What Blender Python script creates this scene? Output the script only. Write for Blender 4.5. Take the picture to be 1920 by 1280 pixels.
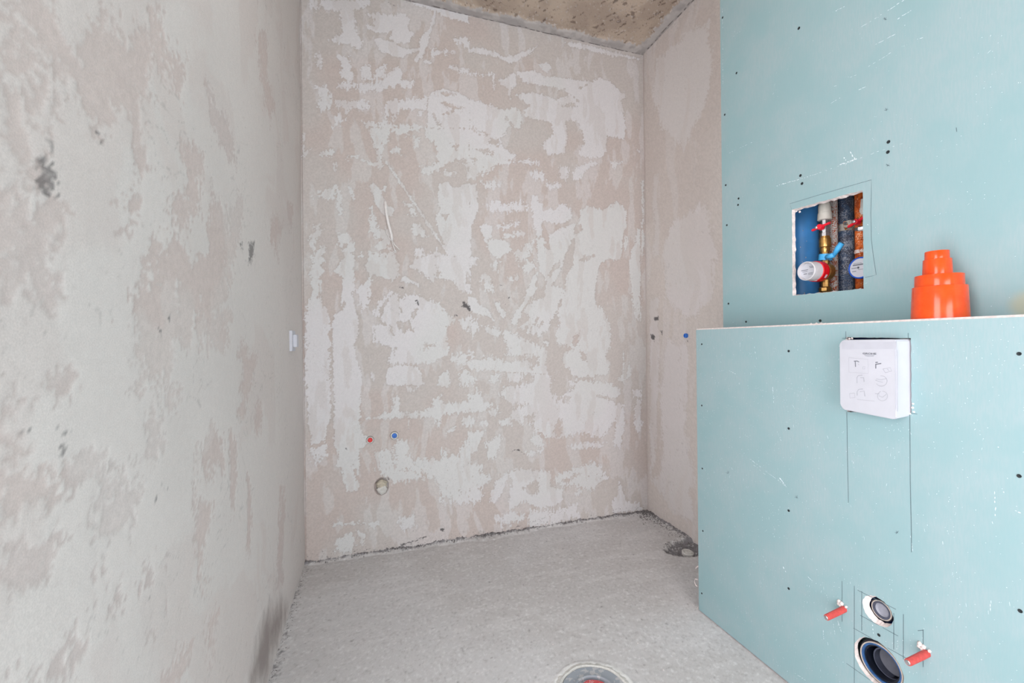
import bpy, bmesh, math, random
import numpy as np
from mathutils import Vector, Matrix, noise as mnoise
from mathutils.geometry import delaunay_2d_cdt

# ------------------------------------------------------------------ clear
for o in list(bpy.data.objects):
    bpy.data.objects.remove(o)
SC = bpy.context.scene
COL = SC.collection
random.seed(7)
RNG = np.random.default_rng(11)

# ------------------------------------------------------------------ dimensions (metres)
XL, XR, YB, YF, ZC = -0.3306, 1.6702, 2.3691, -1.45, 2.9353   # left, right, back, front wall, ceiling
XF, XU, YE, ZT = 1.2536, 1.3907, 1.4338, 1.1453               # boxing face, shaft face, far end, ledge height
EYE = 1.1
FPX, YAW, PITCH, ROLL = 806.75, math.radians(18.02), math.radians(0.02), math.radians(-0.555)

# ------------------------------------------------------------------ camera
fw = np.array([math.sin(YAW) * math.cos(PITCH), math.cos(YAW) * math.cos(PITCH), math.sin(PITCH)])
rt = np.array([math.cos(YAW), -math.sin(YAW), 0.0])
up = np.cross(rt, fw)
rt2 = math.cos(ROLL) * rt + math.sin(ROLL) * up
up2 = -math.sin(ROLL) * rt + math.cos(ROLL) * up
cam = bpy.data.cameras.new('camera')
cam.sensor_fit = 'HORIZONTAL'
cam.sensor_width = 36.0
cam.lens = FPX / 1920 * 36
cam.clip_start = 0.01
camo = bpy.data.objects.new('camera', cam)
COL.objects.link(camo)
M = Matrix.Identity(4)
for i in range(3):
    M[i][0], M[i][1], M[i][2] = rt2[i], up2[i], -fw[i]
M[0][3], M[1][3], M[2][3] = 0, 0, EYE
camo.matrix_world = M
SC.camera = camo

# ------------------------------------------------------------------ light: daylight through the doorway and an unseen, widened side opening
SC.view_settings.view_transform = 'Standard'
SC.view_settings.look = 'None'
SC.view_settings.gamma = 1.0
SC.view_settings.use_curve_mapping = False
SC.view_settings.exposure = 0.09
W = bpy.data.worlds.new('daylight')
SC.world = W
W.use_nodes = True
bg = W.node_tree.nodes['Background']
bg.inputs[0].default_value = (1.0, 0.98, 0.995, 1)
bg.inputs[1].default_value = 7.2

DOOR = (-0.33, 0.85, 0.0, 2.00)        # doorway in the wall behind the camera: x0, x1, z0, z1
SIDE = (-0.30, 0.46, 0.0, 2.05)       # unseen side wall opening beside the camera, widened to light the right wall: y0, y1, z0, z1
for nm, loc, sx_, sy_, rot in (('doorway_portal', ((DOOR[0] + DOOR[1]) / 2, YF - 0.16, (DOOR[2] + DOOR[3]) / 2), DOOR[1] - DOOR[0], DOOR[3] - DOOR[2], (math.radians(90), 0, 0)),
                               ('opening_portal', (XL - 0.16, (SIDE[0] + SIDE[1]) / 2, (SIDE[2] + SIDE[3]) / 2), SIDE[1] - SIDE[0], SIDE[3] - SIDE[2], (math.radians(90), 0, math.radians(-90)))):
    pl = bpy.data.lights.new(nm, 'AREA')
    pl.shape = 'RECTANGLE'
    pl.size, pl.size_y = sx_, sy_
    pl.cycles.is_portal = True
    plo = bpy.data.objects.new(nm, pl)
    COL.objects.link(plo)
    plo.location = loc
    plo.rotation_euler = rot


# ------------------------------------------------------------------ photograph pixel -> point on a plane of the room
def P(u, v, ax, val):
    d = fw + (u - 960) / FPX * rt2 + (640 - v) / FPX * up2
    c = np.array([0, 0, EYE])
    return c + (val - c[ax]) / d[ax] * d


def S(r, g, b):
    f = lambda c: c / 12.92 if c <= 0.04045 else ((c + 0.055) / 1.055) ** 2.4
    return (f(r / 255), f(g / 255), f(b / 255), 1)


# ------------------------------------------------------------------ node helpers
class NT:
    def __init__(s, name):
        s.m = bpy.data.materials.new(name)
        s.m.use_nodes = True
        s.t = s.m.node_tree
        s.b = s.t.nodes['Principled BSDF']
        s.co = s.n('ShaderNodeTexCoord').outputs['Object']

    def n(s, typ, **kw):
        nd = s.t.nodes.new(typ)
        for k, v in kw.items():
            setattr(nd, k, v)
        return nd

    def set(s, sock, v):
        if isinstance(v, bpy.types.NodeSocket):
            s.t.links.new(v, sock)
        else:
            sock.default_value = v

    def math(s, op, a, b=0.0, clamp=False):
        nd = s.n('ShaderNodeMath', operation=op, use_clamp=clamp)
        s.set(nd.inputs[0], a)
        s.set(nd.inputs[1], b)
        return nd.outputs[0]

    def vmap(s, scale, loc=(0, 0, 0), rot=(0, 0, 0)):
        nd = s.n('ShaderNodeMapping')
        s.set(nd.inputs['Vector'], s.co)
        nd.inputs['Scale'].default_value = scale
        nd.inputs['Location'].default_value = loc
        nd.inputs['Rotation'].default_value = rot
        return nd.outputs[0]

    def noise(s, scale, detail=3, rough=0.55, dist=0.0, loc=(0, 0, 0), rot=(0, 0, 0)):
        v = s.vmap(scale if not isinstance(scale, (int, float)) else (scale,) * 3, loc, rot)
        nd = s.n('ShaderNodeTexNoise')
        s.set(nd.inputs['Vector'], v)
        nd.inputs['Scale'].default_value = 1
        nd.inputs['Detail'].default_value = detail
        nd.inputs['Roughness'].default_value = rough
        nd.inputs['Distortion'].default_value = dist
        return nd.outputs['Fac']

    def voro(s, scale, rnd=1.0, feature='F1'):
        v = s.vmap(scale if not isinstance(scale, (int, float)) else (scale,) * 3)
        nd = s.n('ShaderNodeTexVoronoi', feature=feature)
        s.set(nd.inputs['Vector'], v)
        nd.inputs['Scale'].default_value = 1
        nd.inputs['Randomness'].default_value = rnd
        return nd

    def rng(s, v, a, b, c=0.0, d=1.0, smooth=True):
        nd = s.n('ShaderNodeMapRange', interpolation_type='SMOOTHSTEP' if smooth else 'LINEAR')
        s.set(nd.inputs[0], v)
        for i, x in enumerate((a, b, c, d)):
            nd.inputs[i + 1].default_value = x
        return nd.outputs[0]

    def mix(s, f, a, b, mode='MIX'):
        nd = s.n('ShaderNodeMix', data_type='RGBA', blend_type=mode)
        s.set(nd.inputs[0], f)
        s.set(nd.inputs[6], a)
        s.set(nd.inputs[7], b)
        return nd.outputs[2]

    def attr(s, name):
        return s.n('ShaderNodeAttribute', attribute_name=name).outputs['Fac']

    def bump(s, h, strength=0.3, dist=0.002):
        nd = s.n('ShaderNodeBump')
        s.set(nd.inputs['Height'], h)
        nd.inputs['Strength'].default_value = strength
        nd.inputs['Distance'].default_value = dist
        s.t.links.new(nd.outputs[0], s.b.inputs['Normal'])

    def done(s, col, rough=0.9, metal=0.0, spec=0.3):
        s.set(s.b.inputs['Base Color'], col)
        s.set(s.b.inputs['Roughness'], rough)
        s.set(s.b.inputs['Metallic'], metal)
        s.b.inputs['Specular IOR Level'].default_value = spec
        return s.m


def plain(name, col, rough=0.5, metal=0.0, var=0.10, scale=60, spec=0.5, bump=0.0):
    t = NT(name)
    nz = t.noise(scale, 2)
    dk = tuple(c * (1 - var) for c in col[:3]) + (1,)
    lt = tuple(min(1, c * (1 + var)) for c in col[:3]) + (1,)
    if bump:
        t.bump(nz, bump, 0.001)
    return t.done(t.mix(t.rng(nz, 0.3, 0.7), dk, lt), rough, metal, spec)


def speckled(name, base, fleck, amount=0.45, scale=260, rough=0.7, metal=0.0, third=None, big=40):
    """Pipe colour under plaster splashes, flecks of their own shape."""
    t = NT(name)
    a = t.noise(scale, 3, 0.6)
    g = t.noise(big, 3, 0.6)
    k = t.math('ADD', a, t.math('MULTIPLY', t.math('SUBTRACT', g, 0.5), 0.7))
    col = base
    if third:
        col = t.mix(t.rng(t.noise(big * 2.2, 3), 0.45, 0.58), base, third)
    col = t.mix(t.rng(k, 1 - amount - 0.03, 1 - amount + 0.03), col, fleck)
    t.bump(a, 0.3, 0.001)
    return t.done(col, rough, metal, 0.4)


# ------------------------------------------------------------------ materials of the raw surfaces
def plaster(name):
    """colour of the coats comes from the surface's own 'coat' attribute; fine sand grain on top."""
    t = NT(name)
    col = t.n('ShaderNodeAttribute', attribute_name='coat').outputs['Color']
    g = t.noise(430, 2, 0.7)
    k = t.rng(g, 0.25, 0.75, 0.90, 1.09, False)
    vm = t.n('ShaderNodeVectorMath', operation='SCALE')
    t.set(vm.inputs[0], col)
    t.set(vm.inputs['Scale'], k)
    return t.done(vm.outputs[0], 0.92, 0, 0.2)


def mixc(a, b, f):
    f = np.clip(f, 0, 1)[..., None]
    return a * (1 - f) + b * f


def sstep(x, a, b):
    t = np.clip((x - a) / (b - a), 0, 1)
    return t * t * (3 - 2 * t)


def C3(r, g, b):
    return np.array(S(r, g, b)[:3])


def coat(p, q, F, Rg, dk, br, sp, sq, light, base, base2, light2, seed, grainy=1.0, rims=0.26, soft=0.16, stain=0.9):
    """p, q: wall coordinates; sp, sq: brush streak frequencies along p and q.  Returns colour and coat height."""
    n1 = fbm(p * sp + 0.6 * fbm(q * sq, p * sp * .2, seed + 5, 2), q * sq, seed, 4)
    n1b = fbm(p * sp * .35 + q * sq * .9, q * sq * 1.6 - p * sp * .35, seed + 3, 4)
    n2 = fbm(p * 150, q * 150, seed + 11, 2)
    sm = fbm(p * sp * .17 + 1.4 * fbm(p * 5, q * 5, seed + 29, 2), q * sq * .2, seed + 23, 5)
    lo = fbm(p * 2.6, q * 2.6, seed + 41, 3)
    lo2 = fbm(p * 1.9, q * 1.9, seed + 47, 3)
    dirn = fbm(p * 3, q * 3, seed + 53, 2)
    nn = np.where(dirn > 0.52, n1b, n1)
    v = F + (nn - 0.5) * (0.8 + 4.6 * Rg) + (n2 - 0.5) * (0.7 + 2.4 * Rg)
    mask = sstep(v, -soft, soft)
    thin = sstep(sm, 0.54, 0.60) * 0.42
    worn = sstep(-sm, -0.43, -0.36) * 0.34
    m2 = mask * (1 - worn) + (1 - mask) * thin
    bcol = mixc(base[None, None], base2[None, None], sstep(lo, 0.40, 0.60))
    lcol = mixc(light[None, None], light2[None, None], sstep(lo2, 0.40, 0.60))
    col = mixc(bcol, lcol, m2)
    col = col * (1 + (n2 - 0.5) * 0.16 * grainy * (1.25 - 0.7 * mask))[..., None]
    ln = np.abs(fbm(p * sp * .5 + q * sq * .7, q * sq * 1.5 - p * sp * .3, seed + 71, 2) - 0.5)
    col = col * (1 - 0.16 * sstep(-ln, -0.014, -0.003) * sstep(fbm(p * 6, q * 6, seed + 73, 2), 0.5, 0.62) * mask)[..., None]
    rim = sstep(v, -0.5, -0.12) * (1 - sstep(v, -0.1, 0.06)) * rims
    col = mixc(col, C3(138, 129, 126), rim)
    col = mixc(col, C3(92, 72, 66), sstep(br + (n1 - 0.5) * 1.6 + (n2 - .5) * .6, -1.0, 1.4) * 0.6)
    dn = dk + (fbm(p * 190, q * 190, seed + 61, 2) - 0.5) * 2.6
    col = mixc(col, C3(78, 76, 78), sstep(dn, 0.05, 0.7) * stain)
    return np.clip(col * 1.22, 0, 0.85), mask * (0.6 + 0.4 * n1) + 0.4 * sm


MAT = {}
MAT['plaster'] = plaster('grey_plaster')


def mat_board():
    t = NT('teal_plasterboard_paper')
    a = t.noise(6, 3, 0.6)
    col = t.mix(t.rng(a, 0.35, 0.65), S(144, 173, 178), S(154, 176, 181))
    b = t.noise((240, 240, 36), 2, 0.6)
    col = t.mix(t.rng(b, 0.35, 0.65, 0, 0.4), col, S(139, 172, 177))
    # dried pale filler smear beside the ledge
    vd = t.n('ShaderNodeVectorMath', operation='DISTANCE')
    t.set(vd.inputs[0], t.co)
    vd.inputs[1].default_value = (XU, 0.555, 1.172)
    d = t.math('ADD', vd.outputs['Value'], t.math('MULTIPLY', t.math('SUBTRACT', a, 0.5), 0.03))
    col = t.mix(t.rng(d, 0.042, 0.012, 0, 0.75), col, S(172, 172, 150))
    return t.done(col, 0.75, 0, 0.3)


MAT['board'] = mat_board()
MAT['gypsum'] = plain('white_gypsum', S(226, 216, 214), 0.95, 0, 0.10, 120, 0.1, 0.4)
MAT['scuff'] = plain('white_scuff', S(222, 234, 238), 0.9, 0, 0.03, 60, 0.1)
MAT['pencil'] = plain('pencil_graphite', S(88, 108, 116), 0.6, 0, 0.1, 200)
MAT['screw'] = plain('black_screw', S(24, 32, 36), 0.6, 0.0, 0.15, 300)
MAT['white_plastic'] = plain('white_plastic', S(196, 198, 207), 0.38, 0, 0.02, 20)
MAT['clear_plastic'] = plain('milky_plastic', S(188, 190, 200), 0.35, 0, 0.03, 30)
MAT['print'] = plain('grey_print', S(112, 116, 126), 0.7, 0, 0.05, 60)
MAT['print_faint'] = plain('faint_grey_print', S(172, 175, 185), 0.6, 0, 0.04, 60)
MAT['print_dark'] = plain('dark_print', S(70, 74, 84), 0.7, 0, 0.05, 60)
MAT['red_sleeve'] = plain('red_plastic_sleeve', S(205, 78, 74), 0.55, 0, 0.10, 120)
MAT['steel'] = plain('zinc_steel', S(190, 190, 192), 0.35, 0.9, 0.12, 150)
MAT['black_plastic'] = plain('black_plastic', S(18, 22, 34), 0.28, 0, 0.2, 60)
MAT['navy'] = plain('dark_blue_plastic', S(20, 40, 84), 0.3, 0, 0.2, 60)
MAT['blue_rubber'] = plain('blue_rubber_lip', S(48, 88, 138), 0.45, 0, 0.2, 90)
MAT['beige'] = plain('beige_seal', S(188, 178, 168), 0.7, 0, 0.1, 90)
MAT['grey_plastic'] = plain('grey_plastic', S(150, 152, 164), 0.45, 0, 0.06, 40)
MAT['grey_dark'] = plain('dark_grey_plastic', S(72, 76, 92), 0.45, 0, 0.1, 40)
MAT['red'] = plain('red_plug', S(226, 44, 44), 0.45, 0, 0.10, 90)
MAT['blue'] = plain('blue_plug', S(46, 116, 208), 0.45, 0, 0.10, 90)
MAT['void'] = plain('dark_recess', S(96, 90, 86), 0.95, 0, 0.2, 90, 0.1)
MAT['mortar'] = plain('dark_mortar', S(124, 120, 121), 0.98, 0, 0.35, 160, 0.1, 0.6)
MAT['rag'] = plain('dusty_rag', S(194, 186, 170), 0.95, 0, 0.16, 90, 0.1, 0.6)
MAT['rag_pale'] = plain('pale_plaster_plug', S(208, 206, 202), 0.95, 0, 0.1, 90, 0.1, 0.5)
MAT['cable'] = plain('white_cable', S(236, 233, 232), 0.5, 0, 0.05, 60)
MAT['brass'] = plain('brass', S(218, 172, 104), 0.3, 0.9, 0.12, 120)
MAT['ppr'] = plain('grey_polypropylene', S(200, 196, 188), 0.55, 0, 0.05, 50)
MAT['valve_red'] = plain('red_handle', S(224, 28, 50), 0.4, 0, 0.08, 90)
MAT['blue_pipe'] = plain('blue_sewer_pipe', S(84, 164, 238), 0.42, 0, 0.10, 14)
MAT['speck_pipe'] = speckled('splashed_pipe', S(188, 116, 92), S(222, 216, 212), 0.56, 240, 0.85, 0, S(196, 96, 60), 60)
MAT['dark_pipe'] = speckled('dark_grey_pipe', S(78, 96, 124), S(172, 178, 192), 0.44, 320, 0.5, 0, S(84, 88, 104), 24)
MAT['rust_pipe'] = speckled('rusty_orange_pipe', S(206, 98, 34), S(236, 184, 146), 0.36, 300, 0.75, 0, S(158, 66, 18), 30)
MAT['rust_clamp'] = speckled('rusty_clamp_metal', S(204, 198, 188), S(196, 112, 50), 0.42, 130, 0.7, 0.1, None, 60)
MAT['blue_tag'] = plain('light_blue_plastic', S(74, 178, 240), 0.45, 0, 0.06, 60)
MAT['meter_blue'] = plain('blue_ring', S(20, 84, 190), 0.4, 0, 0.06, 60)
MAT['meter_red'] = plain('red_ring', S(214, 16, 32), 0.4, 0, 0.06, 60)
MAT['meter_grey'] = plain('pale_grey_ring', S(206, 204, 208), 0.45, 0, 0.03, 60)
MAT['paper'] = plain('torn_paper', S(226, 214, 212), 0.9, 0, 0.05, 60)
MAT['drain_grey'] = speckled('dusty_drain_collar', S(150, 156, 164), S(180, 180, 182), 0.42, 60, 0.7, 0, None, 20)
MAT['drain_red'] = speckled('scuffed_red_plug', S(196, 82, 86), S(206, 190, 190), 0.36, 200, 0.8, 0, None, 60)


def mat_orange():
    t = NT('orange_sewer_plastic')
    n = t.noise(40, 3)
    col = t.mix(t.rng(n, 0.3, 0.7), S(222, 72, 20), S(229, 82, 28))
    scr = t.rng(t.noise((160, 160, 500), 3, 0.7, 1.0), 0.68, 0.72, 0, 0.4)
    col = t.mix(scr, col, S(250, 160, 110))
    return t.done(col, 0.17, 0, 0.5)


MAT['orange'] = mat_orange()


# ------------------------------------------------------------------ mesh helpers
def mesh_obj(name, verts, faces, mats, parent=None, fm=None, smooth=False):
    me = bpy.data.meshes.new(name)
    me.from_pydata([tuple(map(float, v)) for v in verts], [], faces)
    for m in (mats if isinstance(mats, (list, tuple)) else [mats]):
        me.materials.append(m)
    if fm is not None:
        me.polygons.foreach_set('material_index', fm)
    if smooth:
        me.polygons.foreach_set('use_smooth', [True] * len(me.polygons))
    me.update()
    o = bpy.data.objects.new(name, me)
    COL.objects.link(o)
    if parent is not None:
        o.parent = parent
        o.matrix_parent_inverse = parent.matrix_world.inverted()
    return o


def empty(name, loc):
    o = bpy.data.objects.new(name, None)
    o.location = loc
    o.empty_display_size = 0.02
    COL.objects.link(o)
    o.matrix_world = Matrix.Translation(loc)
    return o


def tag(o, label=None, cat=None, group=None, kind=None):
    if label: o['label'] = label
    if cat: o['category'] = cat
    if group: o['group'] = group
    if kind: o['kind'] = kind
    return o


def frame(axis):
    a = Vector(axis).normalized()
    h = Vector((0, 0, 1)) if abs(a.z) < 0.9 else Vector((0, 1, 0))
    e1 = a.cross(h).normalized()
    e2 = a.cross(e1).normalized()
    return a, e1, e2


def lathe(name, org, axis, prof, mat, parent=None, seg=40, smooth=True, wob=0.0, cap=True, seed=0):
    """prof: list of (distance along the axis, radius)."""
    a, e1, e2 = frame(axis)
    org = Vector(org)
    vs, fs = [], []
    for i, (d, r) in enumerate(prof):
        for k in range(seg):
            t = 2 * math.pi * k / seg
            rr = r
            if wob:
                rr += wob * mnoise.noise(Vector((math.cos(t) * 2.3 + seed, math.sin(t) * 2.3, d * 60 + seed * 3.1)))
            vs.append(org + a * d + e1 * (rr * math.cos(t)) + e2 * (rr * math.sin(t)))
    for i in range(len(prof) - 1):
        for k in range(seg):
            k2 = (k + 1) % seg
            fs.append((i * seg + k, i * seg + k2, (i + 1) * seg + k2, (i + 1) * seg + k))
    if cap:
        if prof[0][1] > 1e-6: fs.append(tuple(range(seg - 1, -1, -1)))
        if prof[-1][1] > 1e-6: fs.append(tuple((len(prof) - 1) * seg + k for k in range(seg)))
    o = mesh_obj(name, vs, fs, mat, parent, None, smooth)
    if smooth:
        bm = bmesh.new(); bm.from_mesh(o.data)
        bmesh.ops.recalc_face_normals(bm, faces=bm.faces)
        for e in bm.edges:
            if len(e.link_faces) == 2 and e.calc_face_angle(0) > math.radians(32):
                e.smooth = False
        bm.to_mesh(o.data); bm.free()
    return o


def tube(name, pts, rad, mat, parent=None, seg=10):
    pts = [Vector(p) for p in pts]
    vs, fs = [], []
    for i, p in enumerate(pts):
        d = (pts[min(i + 1, len(pts) - 1)] - pts[max(i - 1, 0)]).normalized()
        a, e1, e2 = frame(d)
        r = rad[i] if isinstance(rad, (list, tuple)) else rad
        for k in range(seg):
            t = 2 * math.pi * k / seg
            vs.append(p + e1 * r * math.cos(t) + e2 * r * math.sin(t))
    for i in range(len(pts) - 1):
        for k in range(seg):
            k2 = (k + 1) % seg
            fs.append((i * seg + k, i * seg + k2, (i + 1) * seg + k2, (i + 1) * seg + k))
    fs.append(tuple(range(seg)))
    fs.append(tuple((len(pts) - 1) * seg + k for k in range(seg)))
    o = mesh_obj(name, vs, fs, mat, parent, None, True)
    bm = bmesh.new(); bm.from_mesh(o.data)
    bmesh.ops.recalc_face_normals(bm, faces=bm.faces)
    bm.to_mesh(o.data); bm.free()
    return o


def box(name, lo, hi, mat, parent=None, bev=0.0, rot=None):
    bm = bmesh.new()
    bmesh.ops.create_cube(bm, size=1)
    lo, hi = Vector(lo), Vector(hi)
    for v in bm.verts:
        v.co = Vector(((lo[i] + hi[i]) / 2 + v.co[i] * (hi[i] - lo[i]) for i in range(3)))
    if bev:
        bmesh.ops.bevel(bm, geom=bm.edges[:], offset=bev, segments=2, affect='EDGES')
    me = bpy.data.meshes.new(name)
    bm.to_mesh(me); bm.free()
    me.materials.append(mat)
    o = bpy.data.objects.new(name, me)
    COL.objects.link(o)
    if parent is not None:
        o.parent = parent
        o.matrix_parent_inverse = parent.matrix_world.inverted()
    return o


def lump(name, c, rad, mat, parent=None, sub=2, amp=0.35, freq=2.2, seed=0, sx=(1, 1, 1)):
    bm = bmesh.new()
    bmesh.ops.create_icosphere(bm, subdivisions=sub, radius=1)
    for v in bm.verts:
        n = mnoise.noise(v.co * freq + Vector((seed * 3.7, seed * 1.3, 0)))
        q = v.co * (1 + amp * n)
        v.co = Vector((c[i] + q[i] * rad * sx[i] for i in range(3)))
    me = bpy.data.meshes.new(name)
    bm.to_mesh(me); bm.free()
    me.materials.append(mat)
    me.polygons.foreach_set('use_smooth', [True] * len(me.polygons))
    o = bpy.data.objects.new(name, me)
    COL.objects.link(o)
    if parent is not None:
        o.parent = parent
        o.matrix_parent_inverse = parent.matrix_world.inverted()
    return o


# ------------------------------------------------------------------ numpy value noise for relief
def vnoise(x, y, seed=0):
    xi, yi = np.floor(x).astype(np.int64), np.floor(y).astype(np.int64)
    xf, yf = x - xi, y - yi
    xf, yf = xf * xf * (3 - 2 * xf), yf * yf * (3 - 2 * yf)

    def h(a, b):
        n = (a * 374761393 + b * 668265263 + seed * 974711) & 0xffffffff
        n = ((n ^ (n >> 13)) * 1274126177) & 0xffffffff
        return ((n ^ (n >> 16)) & 0xffff) / 65535.0
    return (h(xi, yi) * (1 - xf) * (1 - yf) + h(xi + 1, yi) * xf * (1 - yf)
            + h(xi, yi + 1) * (1 - xf) * yf + h(xi + 1, yi + 1) * xf * yf)


def fbm(x, y, seed=0, oct=3):
    s, a, t = 0, 1, 0
    for i in range(oct):
        s = s + a * vnoise(x * 2 ** i, y * 2 ** i, seed + i * 17)
        t += a
        a *= 0.5
    return s / t


def sdf_poly(px, py, poly):
    """signed distance, positive inside."""
    d2 = np.full(px.shape, 1e9)
    ins = np.zeros(px.shape, bool)
    n = len(poly)
    for i in range(n):
        x0, y0 = poly[i]
        x1, y1 = poly[(i + 1) % n]
        ex, ey = x1 - x0, y1 - y0
        t = np.clip(((px - x0) * ex + (py - y0) * ey) / (ex * ex + ey * ey + 1e-12), 0, 1)
        dx, dy = px - x0 - t * ex, py - y0 - t * ey
        d2 = np.minimum(d2, dx * dx + dy * dy)
        c = ((y0 > py) != (y1 > py)) & (px < (x1 - x0) * (py - y0) / (y1 - y0 + 1e-12) + x0)
        ins ^= c
    d = np.sqrt(d2)
    return np.where(ins, d, -d)


def sdf_line(px, py, pts, w):
    d2 = np.full(px.shape, 1e9)
    for (x0, y0), (x1, y1) in zip(pts[:-1], pts[1:]):
        ex, ey = x1 - x0, y1 - y0
        t = np.clip(((px - x0) * ex + (py - y0) * ey) / (ex * ex + ey * ey + 1e-12), 0, 1)
        dx, dy = px - x0 - t * ex, py - y0 - t * ey
        d2 = np.minimum(d2, dx * dx + dy * dy)
    return w - np.sqrt(d2)


def grid_surface(name, A, B, place, attrs, mat):
    """A, B: 1-d coordinate arrays; place(a, b) -> x, y, z arrays; attrs: dict name -> colour array."""
    a, b = np.meshgrid(A, B, indexing='ij')
    x, y, z = place(a, b)
    co = np.stack([x, y, z], -1).reshape(-1, 3).astype(np.float32)
    na, nb = len(A), len(B)
    idx = np.arange(na * nb).reshape(na, nb)
    q = np.stack([idx[:-1, :-1], idx[1:, :-1], idx[1:, 1:], idx[:-1, 1:]], -1).reshape(-1)
    nf = len(q) // 4
    me = bpy.data.meshes.new(name)
    me.vertices.add(na * nb)
    me.vertices.foreach_set('co', co.ravel())
    me.loops.add(nf * 4)
    me.loops.foreach_set('vertex_index', q.astype(np.int32))
    me.polygons.add(nf)
    me.polygons.foreach_set('loop_start', np.arange(0, nf * 4, 4, dtype=np.int32))
    me.polygons.foreach_set('loop_total', np.full(nf, 4, np.int32))
    me.polygons.foreach_set('use_smooth', np.ones(nf, bool))
    me.update(calc_edges=True)
    for k, v in attrs.items():
        at = me.attributes.new(k, 'FLOAT_COLOR', 'POINT')
        at.data.foreach_set('color', np.concatenate([v, np.ones(v.shape[:2] + (1,))], -1).astype(np.float32).ravel())
    me.materials.append(mat)
    o = bpy.data.objects.new(name, me)
    COL.objects.link(o)
    return o


def paint(a, b, strokes, conv, unit=0.012):
    """strokes: (sign, points, rag); points converted from photo pixels to wall coordinates.  Returns field and raggedness."""
    F = np.full(a.shape, -1.5)
    Rg = np.full(a.shape, 0.35)
    A1, B1 = a[:, 0], b[0, :]
    for sign, pts, rag in strokes:
        poly = [conv(u, v) for u, v in pts]
        xs, ys = [p[0] for p in poly], [p[1] for p in poly]
        pad = 0.03
        i0, i1 = np.searchsorted(A1, [min(xs) - pad, max(xs) + pad])
        j0, j1 = np.searchsorted(B1, [min(ys) - pad, max(ys) + pad])
        if i1 <= i0 or j1 <= j0: continue
        sl = (slice(i0, i1), slice(j0, j1))
        s = sdf_poly(a[sl], b[sl], poly) / unit
        s = np.clip(s, -1.5, 1.5)
        if sign > 0:
            up_ = s > F[sl]
            F[sl] = np.maximum(F[sl], s)
            Rg[sl] = np.where(up_, rag, Rg[sl])
        else:
            dn_ = -s < F[sl]
            F[sl] = np.minimum(F[sl], -s)
            Rg[sl] = np.where(dn_, rag, Rg[sl])
    return F, Rg


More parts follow.
